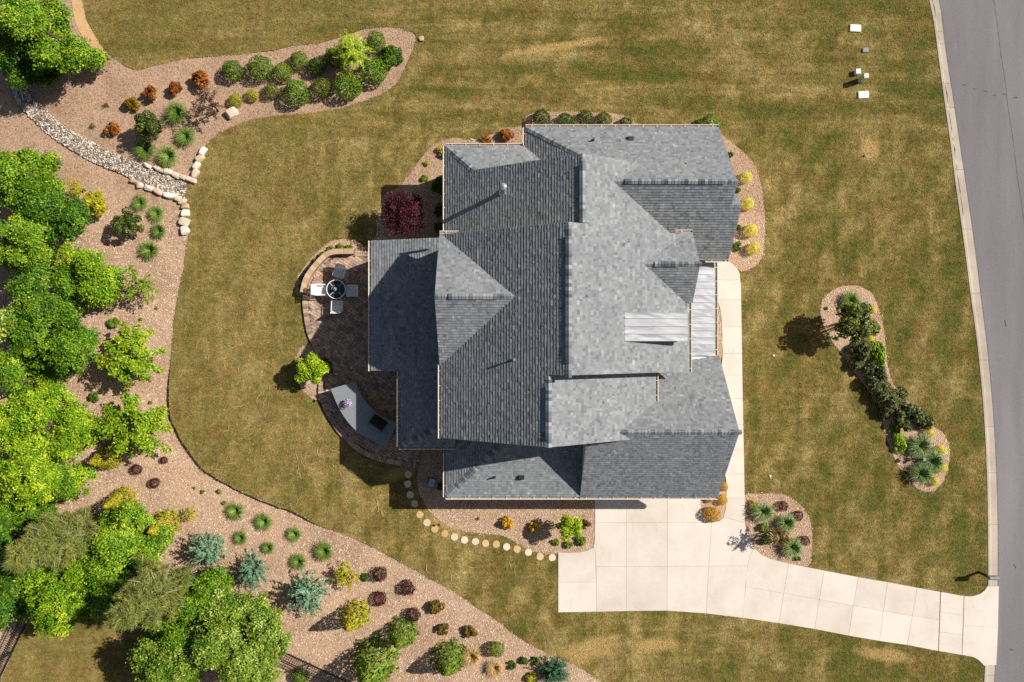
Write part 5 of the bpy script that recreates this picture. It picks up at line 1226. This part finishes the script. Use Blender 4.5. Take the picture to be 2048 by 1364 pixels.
# wood on the west side
gw = 'trees of the wood on the west side'
T_ = [(74, 48, 76, 3.0, 8.5, 'forest', 'big green tree in the top left corner'), (22, 104, 48, 2.5, 7.0, 'forest_dark', 'dark tree at the left edge above the creek head'), (8, 30, 40, 4.0, 9.0, 'forest_pale', 'pale leaved tree cut by the top left corner'), (112, 96, 26, 1.2, 4.2, 'forest_dark', 'low dark tree overhanging the bare sand'),
 (30, 345, 66, 2.5, 7.5, 'forest', 'green tree at the left edge just below the creek'), (88, 432, 66, 2.5, 7.0, 'forest_dark', 'dark green tree whose crown reaches the yellow shrub'), (20, 480, 62, 3.0, 8.5, 'forest', 'green tree at the left edge beside the darker crown'), (163, 548, 62, 1.8, 5.5, 'forest_lime', 'yellow green tree bulging from the wood beside the sparse sapling'),
 (70, 585, 64, 2.5, 7.5, 'forest_dark', 'dark tree behind the bulging yellow green tree'), (92, 675, 84, 2.5, 7.5, 'forest', 'broad olive green tree left of the upper young maple'), (8, 640, 50, 3.0, 8.5, 'forest_pale', 'pale speckled tree at the left edge left of the upper maple'), (20, 760, 58, 2.5, 7.5, 'forest', 'green tree at the left edge between the two maple heights'),
 (75, 850, 84, 2.5, 7.0, 'forest_lime', 'broad lime green tree left of the lower young maple'), (45, 950, 82, 2.5, 7.5, 'forest_lime', 'lime tree at the left edge beside bare mulch'), (15, 1080, 56, 3.0, 8.0, 'forest_dark', 'dark tree at the left edge above the fence'), (235, 1095, 80, 2.0, 6.0, 'forest', 'green tree reaching the golden conifer in the lower wood'), (130, 1185, 84, 2.5, 7.5, 'forest_lime', 'mixed green tree above the small neighbouring lawn'),
 (48, 45, 64, 2.5, 7.5, 'forest', 'green tree behind the big one in the top left corner'), (12, 1000, 62, 2.5, 7.0, 'forest', 'lime tree at the left edge just above the upper pine'), (55, 1150, 58, 2.5, 7.0, 'forest', 'green tree below the upper pine near the left fence'), (8, 1200, 52, 2.5, 7.0, 'forest_dark', 'dark tree at the left edge over the corner fence'), (110, 960, 40, 1.5, 4.5, 'forest_dark', 'small dark tree between the lime trees and open mulch'), (375, 1235, 78, 2.2, 6.5, 'forest', 'green tree below the leftmost blue conifer'), (470, 1290, 98, 2.2, 7.0, 'forest_pale', 'large pale leaved tree left of the black fence'), (322, 1330, 84, 2.2, 7.0, 'forest_pale', 'pale leaved tree at the bottom edge left of the larger one'), (210, 1195, 64, 2.2, 6.5, 'forest', 'green tree between the two pines')]
for i, (u, v, r, z0, z1, mt, lb) in enumerate(T_):
    tree(u, v, r * 1.08, .5, z1 * .78, mt, lb, 300 + i * 7, gw, nl=17, nclump=int(760 * (r / 80) ** 1.8) + 110, per=54, leaf=.108, cl=.135, zc=z1 * .46, trunk=.07, skirt=8)
pine(98, 1090, 66, 3.0, 7.6, 'dull green pine in the lower wood above the fence', 5); pine(292, 1200, 72, 3.0, 7.4, 'dull green pine right of the mixed green tree', 6)
# around the house
tree(803, 424, 52, .7, 2.7, 'jmaple', 'maroon red Japanese maple beside the house', 77, None, nl=18, nclump=360, per=30, leaf=.09, cl=.11, name='red_maple', ground=0.0, trunk=.06)
for u, v, r, mt, kd, lb in [(971, 282, 13, 'bronze', 'loose', 'bronze shrub peeping over the north-west gutter'), (1013, 271, 15, 'bronze', 'loose', 'bronze shrub left of the north wing corner'), (1082, 236, 17, 'boxdark', 'ball', 'first dark round shrub along the north wall from the left'), (1131, 242, 16, 'boxdark', 'ball', 'second dark round shrub along the north wall'), (1171.6, 236, 16, 'boxdark', 'ball', 'third dark round shrub along the north wall'), (1208, 238, 14, 'boxdark', 'ball', 'fourth dark round shrub along the north wall'), (1251, 245, 13, 'boxdark', 'ball', 'fifth dark round shrub along the north wall'), (1421, 250, 23, 'box', 'ball', 'green shrub at the north-east corner of the house')]:
    plant(kd, mt, u, v, r, lb, 'foundation_shrub', 'shrub', 'shrubs along the north wall', tall=1.15)
for u, v, r, mt, lb in [(888, 301, 14, 'yellowgreen', 'yellow green shrub at the north-west house corner'), (853, 326, 7, 'yellowgreen', 'tiny yellow green plant in the north-west house bed'), (850, 357, 9, 'boxlime', 'small lime shrub above the red maple'), (880, 372, 22, 'boxdark', 'dark shrub against the west wall above the red maple'), (878, 420, 16, 'boxdark', 'dark shrub in shade against the west wall beside the red maple'), (880, 458, 14, 'boxdark', 'dark shrub in shade at the low roof corner')]:
    plant('loose', mt, u, v, r, lb, 'foundation_shrub', 'shrub', 'shrubs along the west wall')
for u, v, r, lb in [(1493, 354, 12, 'topmost golden round shrub of four along the east wall'), (1496, 408, 13.5, 'second golden round shrub along the east wall'), (1502.6, 460.5, 13.5, 'third golden round shrub along the east wall'), (1507.6, 496.6, 12.5, 'lowest golden round shrub along the east wall')]:
    plant('ball', 'gold', u, v, r, lb, 'golden_shrub', 'shrub', 'golden shrubs along the east wall')
for u, v, r, lb in [(1460, 308, 8, 'small dark plant at the top of the east bed by the roof'), (1477, 380, 7, 'small dark plant by the gable tip in the east bed'), (1477, 454, 7, 'small dark plant under the roof edge beside the third golden shrub'), (1475, 492, 12, 'spiky dark shrub beside the lowest golden shrub')]:
    plant('loose', 'magnolia' if False else 'boxdark', u, v, r, lb, 'dark_shrub', 'shrub', 'small dark shrubs along the east wall')
for u, v, r, lb in [(1016, 1045, 15, 'left amber shrub in the south bed'), (1067.7, 1053, 13, 'right amber shrub in the south bed')]:
    plant('loose', 'amber', u, v, r, lb, 'amber_shrub', 'shrub', 'amber shrubs in the south bed', tall=1.2)
plant('glossy', 'lime', 1140, 1058, 33, 'lime green small tree in the south bed beside the driveway', 'small_tree', 'tree', lift=1.1, tall=.9)
for u, v, r, mt, lb in [(1170, 1048, 13, 'olive', 'orange tinged shrub right of the lime tree by the driveway'), (1112, 1084, 9, 'hosta', 'small green shrub below left of the lime tree'), (1138, 1089, 10, 'hosta', 'small green shrub directly below the lime tree'), (1163, 1081, 12, 'hosta', 'green shrub below right of the lime tree near the driveway curve'), (956, 1037, 4, 'hosta', 'tiny green seedling in the south bed left of the amber shrubs'), (884, 973, 10, 'boxdark', 'dark shrub against the garage wing corner')]:
    plant('loose', mt, u, v, r, lb, 'low_shrub', 'shrub', 'low shrubs in the south bed')
for u, v, r, lb in [(1424.6, 1029, 15, 'large golden round shrub at the tip of the driveway planter'), (1444, 999, 11, 'golden shrub at the garage corner beside the walk'), (1447.5, 973, 9, 'small golden shrub half under the garage eave by the walk'), (1419, 997, 8, 'golden shrub under the garage gutter in the planter')]:
    plant('ball', 'amber', u, v, r, lb, 'golden_shrub', 'shrub', 'golden shrubs in the driveway planter')
# driveway bed
for u, v, r, lb in [(1528, 1024, 23, 'pale fountain grass topmost in the driveway bed'), (1574, 1046, 22, 'pale fountain grass in the middle of the driveway bed'), (1586, 1096, 22, 'pale fountain grass lowest in the driveway bed')]:
    plant('tuft', 'bigtuft', u, v, r, lb, 'fountain_grass', 'ornamental grass', 'fountain grasses in the driveway bed', tall=1.15)
plant('sparse', 'olive', 1560, 1080, 30, 'open olive yellow sapling between the fountain grasses', 'sapling', 'tree', lift=1.0); plant('loose', 'hosta', 1529, 1055, 12, 'green shrub between fountain grass and driveway', 'low_shrub', 'shrub'); plant('loose', 'boxdark', 1533, 1080, 13, 'dark green shrub at the driveway bend', 'low_shrub', 'shrub'); plant('loose', 'boxdark', 1596, 1117, 7, 'tiny dark shrub at the lower tip of the driveway bed', 'low_shrub', 'shrub'); plant('sparse', 'yellowgreen', 1506, 1010, 11, 'open flowering perennial left of the topmost fountain grass', 'perennial', 'plant')
for u, v, r, lb in [(1566, 1011, 10, 'maroon shrub at the top of the driveway bed'), (1596, 1032, 10, 'maroon shrub at the right of the driveway bed'), (1608, 1081, 10, 'maroon shrub lowest in the driveway bed')]:
    plant('maroonball', 'maroon', u, v, r, lb, 'maroon_shrub', 'shrub', 'maroon shrubs in the driveway bed')
# island bed
plant('tuft', 'tuft', 1703, 600, 20, 'fountain grass at the top of the island bed', 'fountain_grass', 'ornamental grass'); plant('glossy', 'magnolia', 1719, 644, 54, 'dark glossy tree with a long shadow on the island bed', 'island_tree', 'tree', lift=1.05, tall=.9)
for u, v, r, lb in [(1747, 619, 8, 'golden shrub upper right of the island tree'), (1754, 654, 8, 'golden shrub right of the island tree'), (1740, 678, 8, 'golden shrub below the island tree'), (1859, 867, 10, 'golden shrub topmost in the lower lobe of the island bed'), (1882.6, 901, 11, 'golden shrub right of the upper pale grass on the island'), (1884, 934, 11, 'golden shrub right of the middle pale grass on the island'), (1870, 963, 9, 'golden shrub lowest on the island bed')]:
    plant('ball', 'gold', u, v, r, lb, 'golden_shrub', 'shrub', 'golden shrubs on the island bed')
for u, v, r, lb, sx in [(1757, 704, 34, 'bright green spreading shrub below the island tree', .5), (1790, 860, 14, 'small bright green shrub at the waist of the island bed', 1.0), (1797, 886, 27, 'bright green spreading shrub left of the upper pale grass', .65)]:
    plant('loose', 'spread', u, v, r, lb, 'spreading_shrub', 'shrub', 'bright spreading shrubs on the island bed', sx=sx, tall=.5, rot=.15)
for u, v, r, lb in [(1721, 701, 24, 'first dark purple shrub below the island tree'), (1719, 726, 17, 'small dark purple shrub at the left of the island row'), (1749, 751, 26, 'dark purple shrub second in the diagonal island row'), (1770, 781, 25, 'dark purple shrub third in the diagonal island row'), (1795, 803, 27, 'dark purple shrub fourth in the diagonal island row'), (1820, 833, 31, 'largest dark purple shrub near the lower lobe of the island'), (1851, 839, 20, 'last dark purple shrub at the right end of the island row'), (1780, 822, 20, 'low dark purple shrub left of the largest island shrub')]:
    plant('loose', 'purple', u, v, r * 1.1, lb, 'purple_shrub', 'shrub', 'dark purple shrubs on the island bed', tall=1.1)
for u, v, r, lb in [(1844, 892, 26, 'upper pale fountain grass on the island bed'), (1866, 923, 23, 'middle pale fountain grass on the island bed beside the post light'), (1844, 947, 26, 'lower pale fountain grass on the island bed')]:
    plant('tuft', 'bigtuft', u, v, r, lb, 'fountain_grass', 'ornamental grass', 'fountain grasses on the island bed', tall=1.15)
for u, v, lb in [(1653, 616, 'tiny green tuft at the left tip of the island bed'), (1674, 677, 'tiny green tuft left of the island tree'), (1690, 701, 'tiny green tuft left of the first purple shrub'), (1798, 921, 'tiny green tuft at the left of the lower island lobe'), (1816, 919, 'tiny green tuft left of the post light'), (1811, 945, 'tiny green tuft left of the lower pale grass')]:
    plant('loose', 'hosta', u, v, 4.5, lb, 'seedling', 'plant', 'tiny tufts on the island bed')
# patio plants
plant('glossy', 'lime', 619, 741, 44, 'lime green round tree beside the patio', 'small_tree', 'tree', lift=.7, tall=.9); plant('loose', 'forest_dark' if False else 'boxdark', 648, 733, 18, 'dark shrub tucked behind the lime tree at the patio edge', 'low_shrub', 'shrub')
for i, (u, v, r, lb) in enumerate([(698, 494, 8, 'perennial at the right end of the strip outside the seat wall'), (679, 495, 9, 'second perennial from the right outside the seat wall'), (661, 499, 9, 'third perennial from the right outside the seat wall'), (645, 509, 9, 'fourth perennial from the right outside the seat wall'), (629, 523, 8, 'fifth perennial from the right outside the seat wall'), (615, 541, 7, 'sixth perennial from the right outside the seat wall'), (605, 556, 7, 'seventh perennial from the right outside the seat wall'), (601, 572, 6, 'last perennial at the left end outside the seat wall')]):
    plant('loose', 'hosta', u, v, r, lb, 'perennial', 'plant', 'perennials outside the seat wall')
fp = G(696, 806, CZ + .1); fl = empty('flower_pot', (fp.x, fp.y, CZ + .003), label='pot of lilac and white flowers on the granite counter', cat='flowers')
bm = bmesh.new(); bm_tube(bm, (0, 0, 0), (0, 0, .14), .10, .14, 14); link('pot', bm_mesh('pot', bm), M['black'], fl)
r_ = np.random.default_rng(9); Q, d = ball_pts(r_, 420, .6, .1); link('leaves', leaf_mesh('leaves', r_, Q * .2 + np.array([0, 0, .10]), d, .05), M['hosta'], fl)
Q, d = ball_pts(r_, 260, .62, .1, .1); link('blossoms', leaf_mesh('blossoms', r_, Q * .215 + np.array([0, 0, .11]), d, .06, .9, jit=.3), M['flower'], fl)

# ------------------------------------------------------------------ street furniture and utilities
mbp = G(1957.5, 1144); mb = empty('mailbox', (mbp.x, mbp.y, 0), label='black post mailbox at the kerb beside the driveway mouth', cat='mailbox')
bm = bmesh.new(); bm_box(bm, (0, 0, .45), (.10, .10, 1.1)); link('post', bm_mesh('post', bm), M['black'], mb)
bm = bmesh.new(); bm_box(bm, (.14, 0, .86), (.48, .08, .06)); link('arm', bm_mesh('arm', bm), M['black'], mb)
bm = bmesh.new()
pf = [(-.10, .90), (-.10, 1.02)] + [(.10 * math.cos(math.pi - k * math.pi / 8), 1.02 + .10 * math.sin(k * math.pi / 8)) for k in range(1, 8)] + [(.10, 1.02), (.10, .90)]
va = [bm.verts.new((-.10, y, z)) for y, z in pf]; vb = [bm.verts.new((.40, y, z)) for y, z in pf]
for i in range(len(pf)): j = (i + 1) % len(pf); bm.faces.new((va[i], va[j], vb[j], vb[i]))
bm.faces.new(va); bm.faces.new(vb[::-1]); link('box', bm_mesh('box', bm), M['util_grey'], mb)
bm = bmesh.new(); bm_box(bm, (.41, 0, 1.0), (.02, .17, .17)); link('door', bm_mesh('door', bm), M['black'], mb); bm = bmesh.new(); bm_box(bm, (.12, .115, 1.06), (.16, .012, .05)); link('flag', bm_mesh('flag', bm), M['black'], mb)
for u, v, w, d_, an, mt, lb in [(1710, 57, 22, 14, -3, 'util_white', 'white utility vault lid highest on the east lawn'), (1726, 190, 21, 14, 3, 'util_white', 'white utility vault lid lowest of the utility row'), (1730, 101, 12, 9, 0, 'util_grey', 'small grey meter lid between the white vault lids')]:
    p = G(u, v); root = empty('utility_vault', (p.x, p.y, 0), math.radians(an), label=lb, cat='utility vault', group='utility vaults in the lawn')
    bm = bmesh.new(); bm_box(bm, (0, 0, .03), (w * S, d_ * S, .10), bevel=.012); link('rim', bm_mesh('rim', bm), M[mt], root)
    bm = bmesh.new(); bm_box(bm, (0, 0, .083), (w * S * .82, d_ * S * .8, .012), bevel=.004); link('cover', bm_mesh('cover', bm), M[mt], root)
for u, v, w, hh, mt, lb in [(1717, 142, 9, .28, 'util_white', 'short white utility pedestal beside a taller green one'), (1733, 151, 9, .75, 'util_green', 'tall pale green utility pedestal casting a dark shadow')]:
    p = G(u, v, hh); root = empty('utility_pedestal', (p.x, p.y, 0), .05, label=lb, cat='pedestal')
    bm = bmesh.new(); bm_box(bm, (0, 0, hh / 2 - .05), (w * S, w * S, hh), bevel=.015); link('body', bm_mesh('body', bm), M[mt], root); bm = bmesh.new(); bm_box(bm, (0, 0, hh - .03), (w * S * 1.08, w * S * 1.08, .06), bevel=.012); link('cap', bm_mesh('cap', bm), M[mt], root)
for u, v, lb in [(1547, 711, 'small pale sprinkler head in the lawn between house walk and island'), (1540, 952, 'small pale sprinkler head in the lawn above the driveway bed'), (1728, 312, 'small dark survey stub in a bare patch of the east lawn')]:
    p = G(u, v); bm = bmesh.new(); bm_tube(bm, (0, 0, -.05), (0, 0, .05), .06, .06, 14); bm_tube(bm, (0, 0, .05), (0, 0, .08), .03, .03, 10); link('sprinkler_head', bm_mesh('sprinkler_head', bm), M['util_white' if v != 312 else 'dark'], None, loc=(p.x, p.y, 0), label=lb, cat='sprinkler')
p = G(1849.6, 918.7, .7); pl = empty('post_light', (p.x, p.y, 0), .2, label='small grey post light among the island grasses', cat='lamp'); bm = bmesh.new(); bm_box(bm, (0, 0, .3), (.06, .06, .7)); link('post', bm_mesh('post', bm), M['dark'], pl); bm = bmesh.new(); bm_box(bm, (0, 0, .68), (.16, .16, .05), bevel=.01); link('cap', bm_mesh('cap', bm), M['util_grey'], pl)
p = G(863.5, 965, .35); ub = empty('utility_box', (p.x, p.y, 0), math.radians(-20), label='pale grey utility box in shade beside the stepping stones', cat='utility box'); bm = bmesh.new(); bm_box(bm, (0, 0, .17), (.28, .36, .40), bevel=.02); link('body', bm_mesh('body', bm), M['util_grey'], ub); bm = bmesh.new(); bm_box(bm, (0, 0, .385), (.31, .39, .03), bevel=.008); link('lid', bm_mesh('lid', bm), M['steel'], ub)
p = G(944, 288); bm = bmesh.new(); bm_tube(bm, (0, 0, 0), (.05, .10, .55), .022); bm_tube(bm, (-.05, .12, .55), (.16, .06, .57), .02); link('hose_stand', bm_mesh('hose_stand', bm), M['white_alu'], None, loc=(p.x, p.y, 0), label='white pipe stand beside the north-west gutter', cat='pipe')
for u, v, lb in [(879, 1047, 'small dark path light at the left edge of the south bed'), (640, 798, 'small dark path light by the patio tree bed')]:
    p = G(u, v); bm = bmesh.new(); bm_tube(bm, (0, 0, -.1), (0, 0, .3), .012); bm_tube(bm, (0, 0, .3), (0, 0, .36), .07, .02, 12); link('path_light', bm_mesh('path_light', bm), M['dark'], None, loc=(p.x, p.y, 0.0), label=lb, cat='lamp')
# black picket fences
def fence(a, b, label):
    A = G(*a); B = G(*b); d = B - A; l = d.length; d.normalize(); root = empty('picket_fence', (A.x, A.y, -.05), math.atan2(d.y, d.x), label=label, cat='fence', group='black metal fences in the lower left')
    pk = box_mesh('picket', (0, 0, .62), (.022, .022, 1.2)); n = int(l / .115)
    for i in range(n + 1):
        if i % 20: link('picket', pk, M['fence'], root, loc=(i * .115, 0, 0))
    ps = box_mesh('post', (0, 0, .66), (.06, .06, 1.35))
    for i in range(0, n + 1, 20): link('post', ps, M['fence'], root, loc=(i * .115, 0, 0))
    for z in (.15, .95, 1.12): link('rail', box_mesh('rail', (l / 2, 0, z), (l, .035, .035)), M['fence'], root)
fence((540, 1289), (760, 1392), 'black picket fence beside the big green cypress at the bottom'); fence((66, 1222), (-30, 1420), 'black picket fence in the bottom left corner by the small lawn')

# ------------------------------------------------------------------ loose ground cover: turf blades, dry runners, mulch chips
def rect(x0, y0, x1, y1): return [(1024 + x0, 682 + y0), (1024 + x1, 682 + y0), (1024 + x1, 682 + y1), (1024 + x0, 682 + y1)]
HOUSE = [rect(-250, -175, -105, 45), rect(-195, 40, -105, 185), rect(-110, -345, 300, 270), rect(40, -378, 366, -160), rect(140, 40, 370, 278), rect(300, -150, 372, 40)]
DRIVE = [(1189, 970), (1452, 970), (1490, 1046), (1500, 1079), (1515, 1102), (1540, 1118), (1716, 1154.5), (1881, 1184), (1928, 1192.5), (1950, 1191.5), (1968, 1182), (1976, 1170), (1976, 1340), (1967, 1335), (1958, 1321), (1945, 1313.5), (1923, 1309), (1812, 1289), (1690, 1269.5), (1557, 1245.5), (1486, 1235), (1412, 1226), (1334, 1220.5), (1252, 1221.5), (1116, 1224.5), (1116, 1105), (1160, 1105), (1187, 1096), (1190, 1080)]
WALK = [(1430, 520), (1458, 523), (1467, 530), (1479, 546), (1482, 573), (1483, 657), (1485, 780), (1489, 993), (1491, 1046), (1430, 1040)]
def lawn_mask(u, v):
    k = inside(u, v, LAWN) | inside(u, v, [(-300, 1900), (4, 1357), (58, 1242), (180, 1240), (300, 1250), (330, 1330), (330, 1900)])
    for poly in HOUSE + [DRIVE, WALK, PATP] + list(BEDP.values()): k &= ~inside(u, v, poly)
    for x, y in ST: k &= (u - x) ** 2 + (v - y) ** 2 > 49
    for x, y, rx, ry in [(1710, 57, 11, 7), (1726, 190, 11, 7), (1730, 101, 6, 5)]: k &= (np.abs(u - x) > rx) | (np.abs(v - y) > ry)
    return k
rg = np.random.default_rng(77)
NB = 620000
u = rg.uniform(-20, 2000, NB); v = rg.uniform(-20, 1385, NB); ju = u + rg.normal(0, 1.3, NB); jv = v + rg.normal(0, 1.3, NB); k = lawn_mask(ju, jv) & ~inside(u, v, DRIVE) & ~inside(u, v, WALK) & ~inside(u, v, PATP); u, v = u[k], v[k]; n = len(u)
# blades stand in little clumps
ang = rg.uniform(0, 6.283, n); ln = rg.uniform(.04, .11, n); wd = rg.uniform(.010, .026, n); hz = rg.uniform(.012, .05, n)
x = (u - 1024) * S; y = -(v - 682) * S; dx, dy = np.cos(ang), np.sin(ang)
Vb = np.empty((n, 3, 3)); Vb[:, 0] = np.stack([x - dy * wd, y + dx * wd, np.full(n, .002)], -1); Vb[:, 1] = np.stack([x + dy * wd, y - dx * wd, np.full(n, .002)], -1); Vb[:, 2] = np.stack([x + dx * ln, y + dy * ln, hz], -1)
link('turf_blades', mesh_np('turf_blades', Vb, np.clip(rg.normal(.5, .24, n), 0, 1)), M['blades'], kind='stuff', label='short dry straw and green turf blades of the lawn', cat='grass')
runs = []
for (cu, cv, su, sv, nr) in [(480, 800, 110, 110, 26), (620, 930, 90, 60, 20), (760, 1010, 130, 50, 18), (960, 1130, 120, 50, 12), (450, 640, 70, 80, 10), (1080, 1250, 90, 40, 5)]:
    for _ in range(nr):
        a = rp.gauss(cu, su * .6); b = rp.gauss(cv, sv * .6); th = math.radians(rp.gauss(112, 28)); L_ = rp.uniform(8, 34); pts_ = [(a, b)]
        for _k in range(int(L_ / 2.5)):
            th += rp.gauss(0, .38); a += 2.5 * math.cos(th); b += 2.5 * math.sin(th); pts_.append((a, b))
        pp = np.array(pts_)
        if len(pts_) > 3 and lawn_mask(pp[:, 0], pp[:, 1]).all(): runs.append(pts_)
VV_, FF = [], []
for r_l in runs:
    i0 = len(VV_); wv = rp.uniform(.007, .016)
    for i, (a, b) in enumerate(r_l):
        p = G(a, b); q_ = G(*r_l[min(i + 1, len(r_l) - 1)]) - G(*r_l[max(i - 1, 0)]); q_.normalize(); t = wv * (1 - abs(2 * i / (len(r_l) - 1) - 1) * .6)
        VV_ += [(p.x - q_.y * t, p.y + q_.x * t, .052), (p.x + q_.y * t, p.y - q_.x * t, .052)]
    FF += [(i0 + 2 * i, i0 + 2 * i + 1, i0 + 2 * i + 3, i0 + 2 * i + 2) for i in range(len(r_l) - 1)]
link('dry_runners', mesh_pd('dry_runners', VV_, FF), M['straw'], kind='stuff', label='thin pale dry grass runners across the west lawn', cat='grass')
NC = 480000
u0 = rg.uniform(-20, 2000, NC); v0 = rg.uniform(-20, 1385, NC); u = u0.copy(); v = v0.copy()
west = ~inside(u, v, LAWN) & (u < 1300) & ~inside(u, v, CREEK) & ~inside(u, v, [(-300, 1900), (4, 1357), (58, 1242), (180, 1240), (300, 1250), (330, 1330), (330, 1900)]) & ~inside(u, v, [(138, -60), (165, -60), (165, 0), (173, 38), (188, 68), (213, 104), (198, 108), (172, 84), (152, 48), (144, 10)])
bed = np.zeros(NC, bool)
for k_, poly in BEDP.items(): bed |= inside(u, v, poly)
for poly in HOUSE + [PATP, DRIVE, WALK]: bed &= ~inside(u, v, poly) | inside(u, v, BEDP['planter_bed']) | inside(u, v, BEDP['walk_strip_bed'])
keep = west | bed; sp_ = rg.random(NC) < .5; u = np.where(sp_, u0 + rg.normal(0, 2.2, NC), u0); v = np.where(sp_, v0 + rg.normal(0, 2.2, NC), v0)
for poly in HOUSE + [PATP, DRIVE, WALK]: keep &= ~inside(u, v, poly) | inside(u0, v0, BEDP['planter_bed']) | inside(u0, v0, BEDP['walk_strip_bed'])
west = west & ~inside(u, v, LAWN)
u, v, west = u[keep], v[keep], west[keep]
u2 = u + rg.normal(0, 9, len(u)); v2 = v + rg.normal(0, 9, len(u))
n = len(u); z = np.where(west, zbed(u, v), 0.014) + rg.uniform(.004, .03, n)
ang = rg.uniform(0, 6.283, n); ln = rg.uniform(.022, .085, n); wd = rg.uniform(.008, .023, n); dx, dy = np.cos(ang), np.sin(ang); x = (u - 1024) * S; y = -(v - 682) * S; tl = rg.normal(0, .012, (n, 2))
def crn(a, b, tz): return np.stack([x + dx * ln * a - dy * wd * b, y + dy * ln * a + dx * wd * b, z + tz], -1)
Vc = np.stack([crn(-.5, -.5, tl[:, 0]), crn(.5, -.5, tl[:, 1]), crn(.5, .5, tl[:, 1] + .004), crn(-.5, .5, tl[:, 0] + .004)], 1)
link('mulch_chips', mesh_np('mulch_chips', Vc, np.clip(rg.normal(.55, .25, n), 0, 1)), M['chips'], kind='stuff', label='loose pale wood chips covering the planting beds', cat='mulch')
print('SHINGLES', n_shingles, 'CAPS', n_caps, 'PAVERS', len(pav), 'STONES', len(sel))
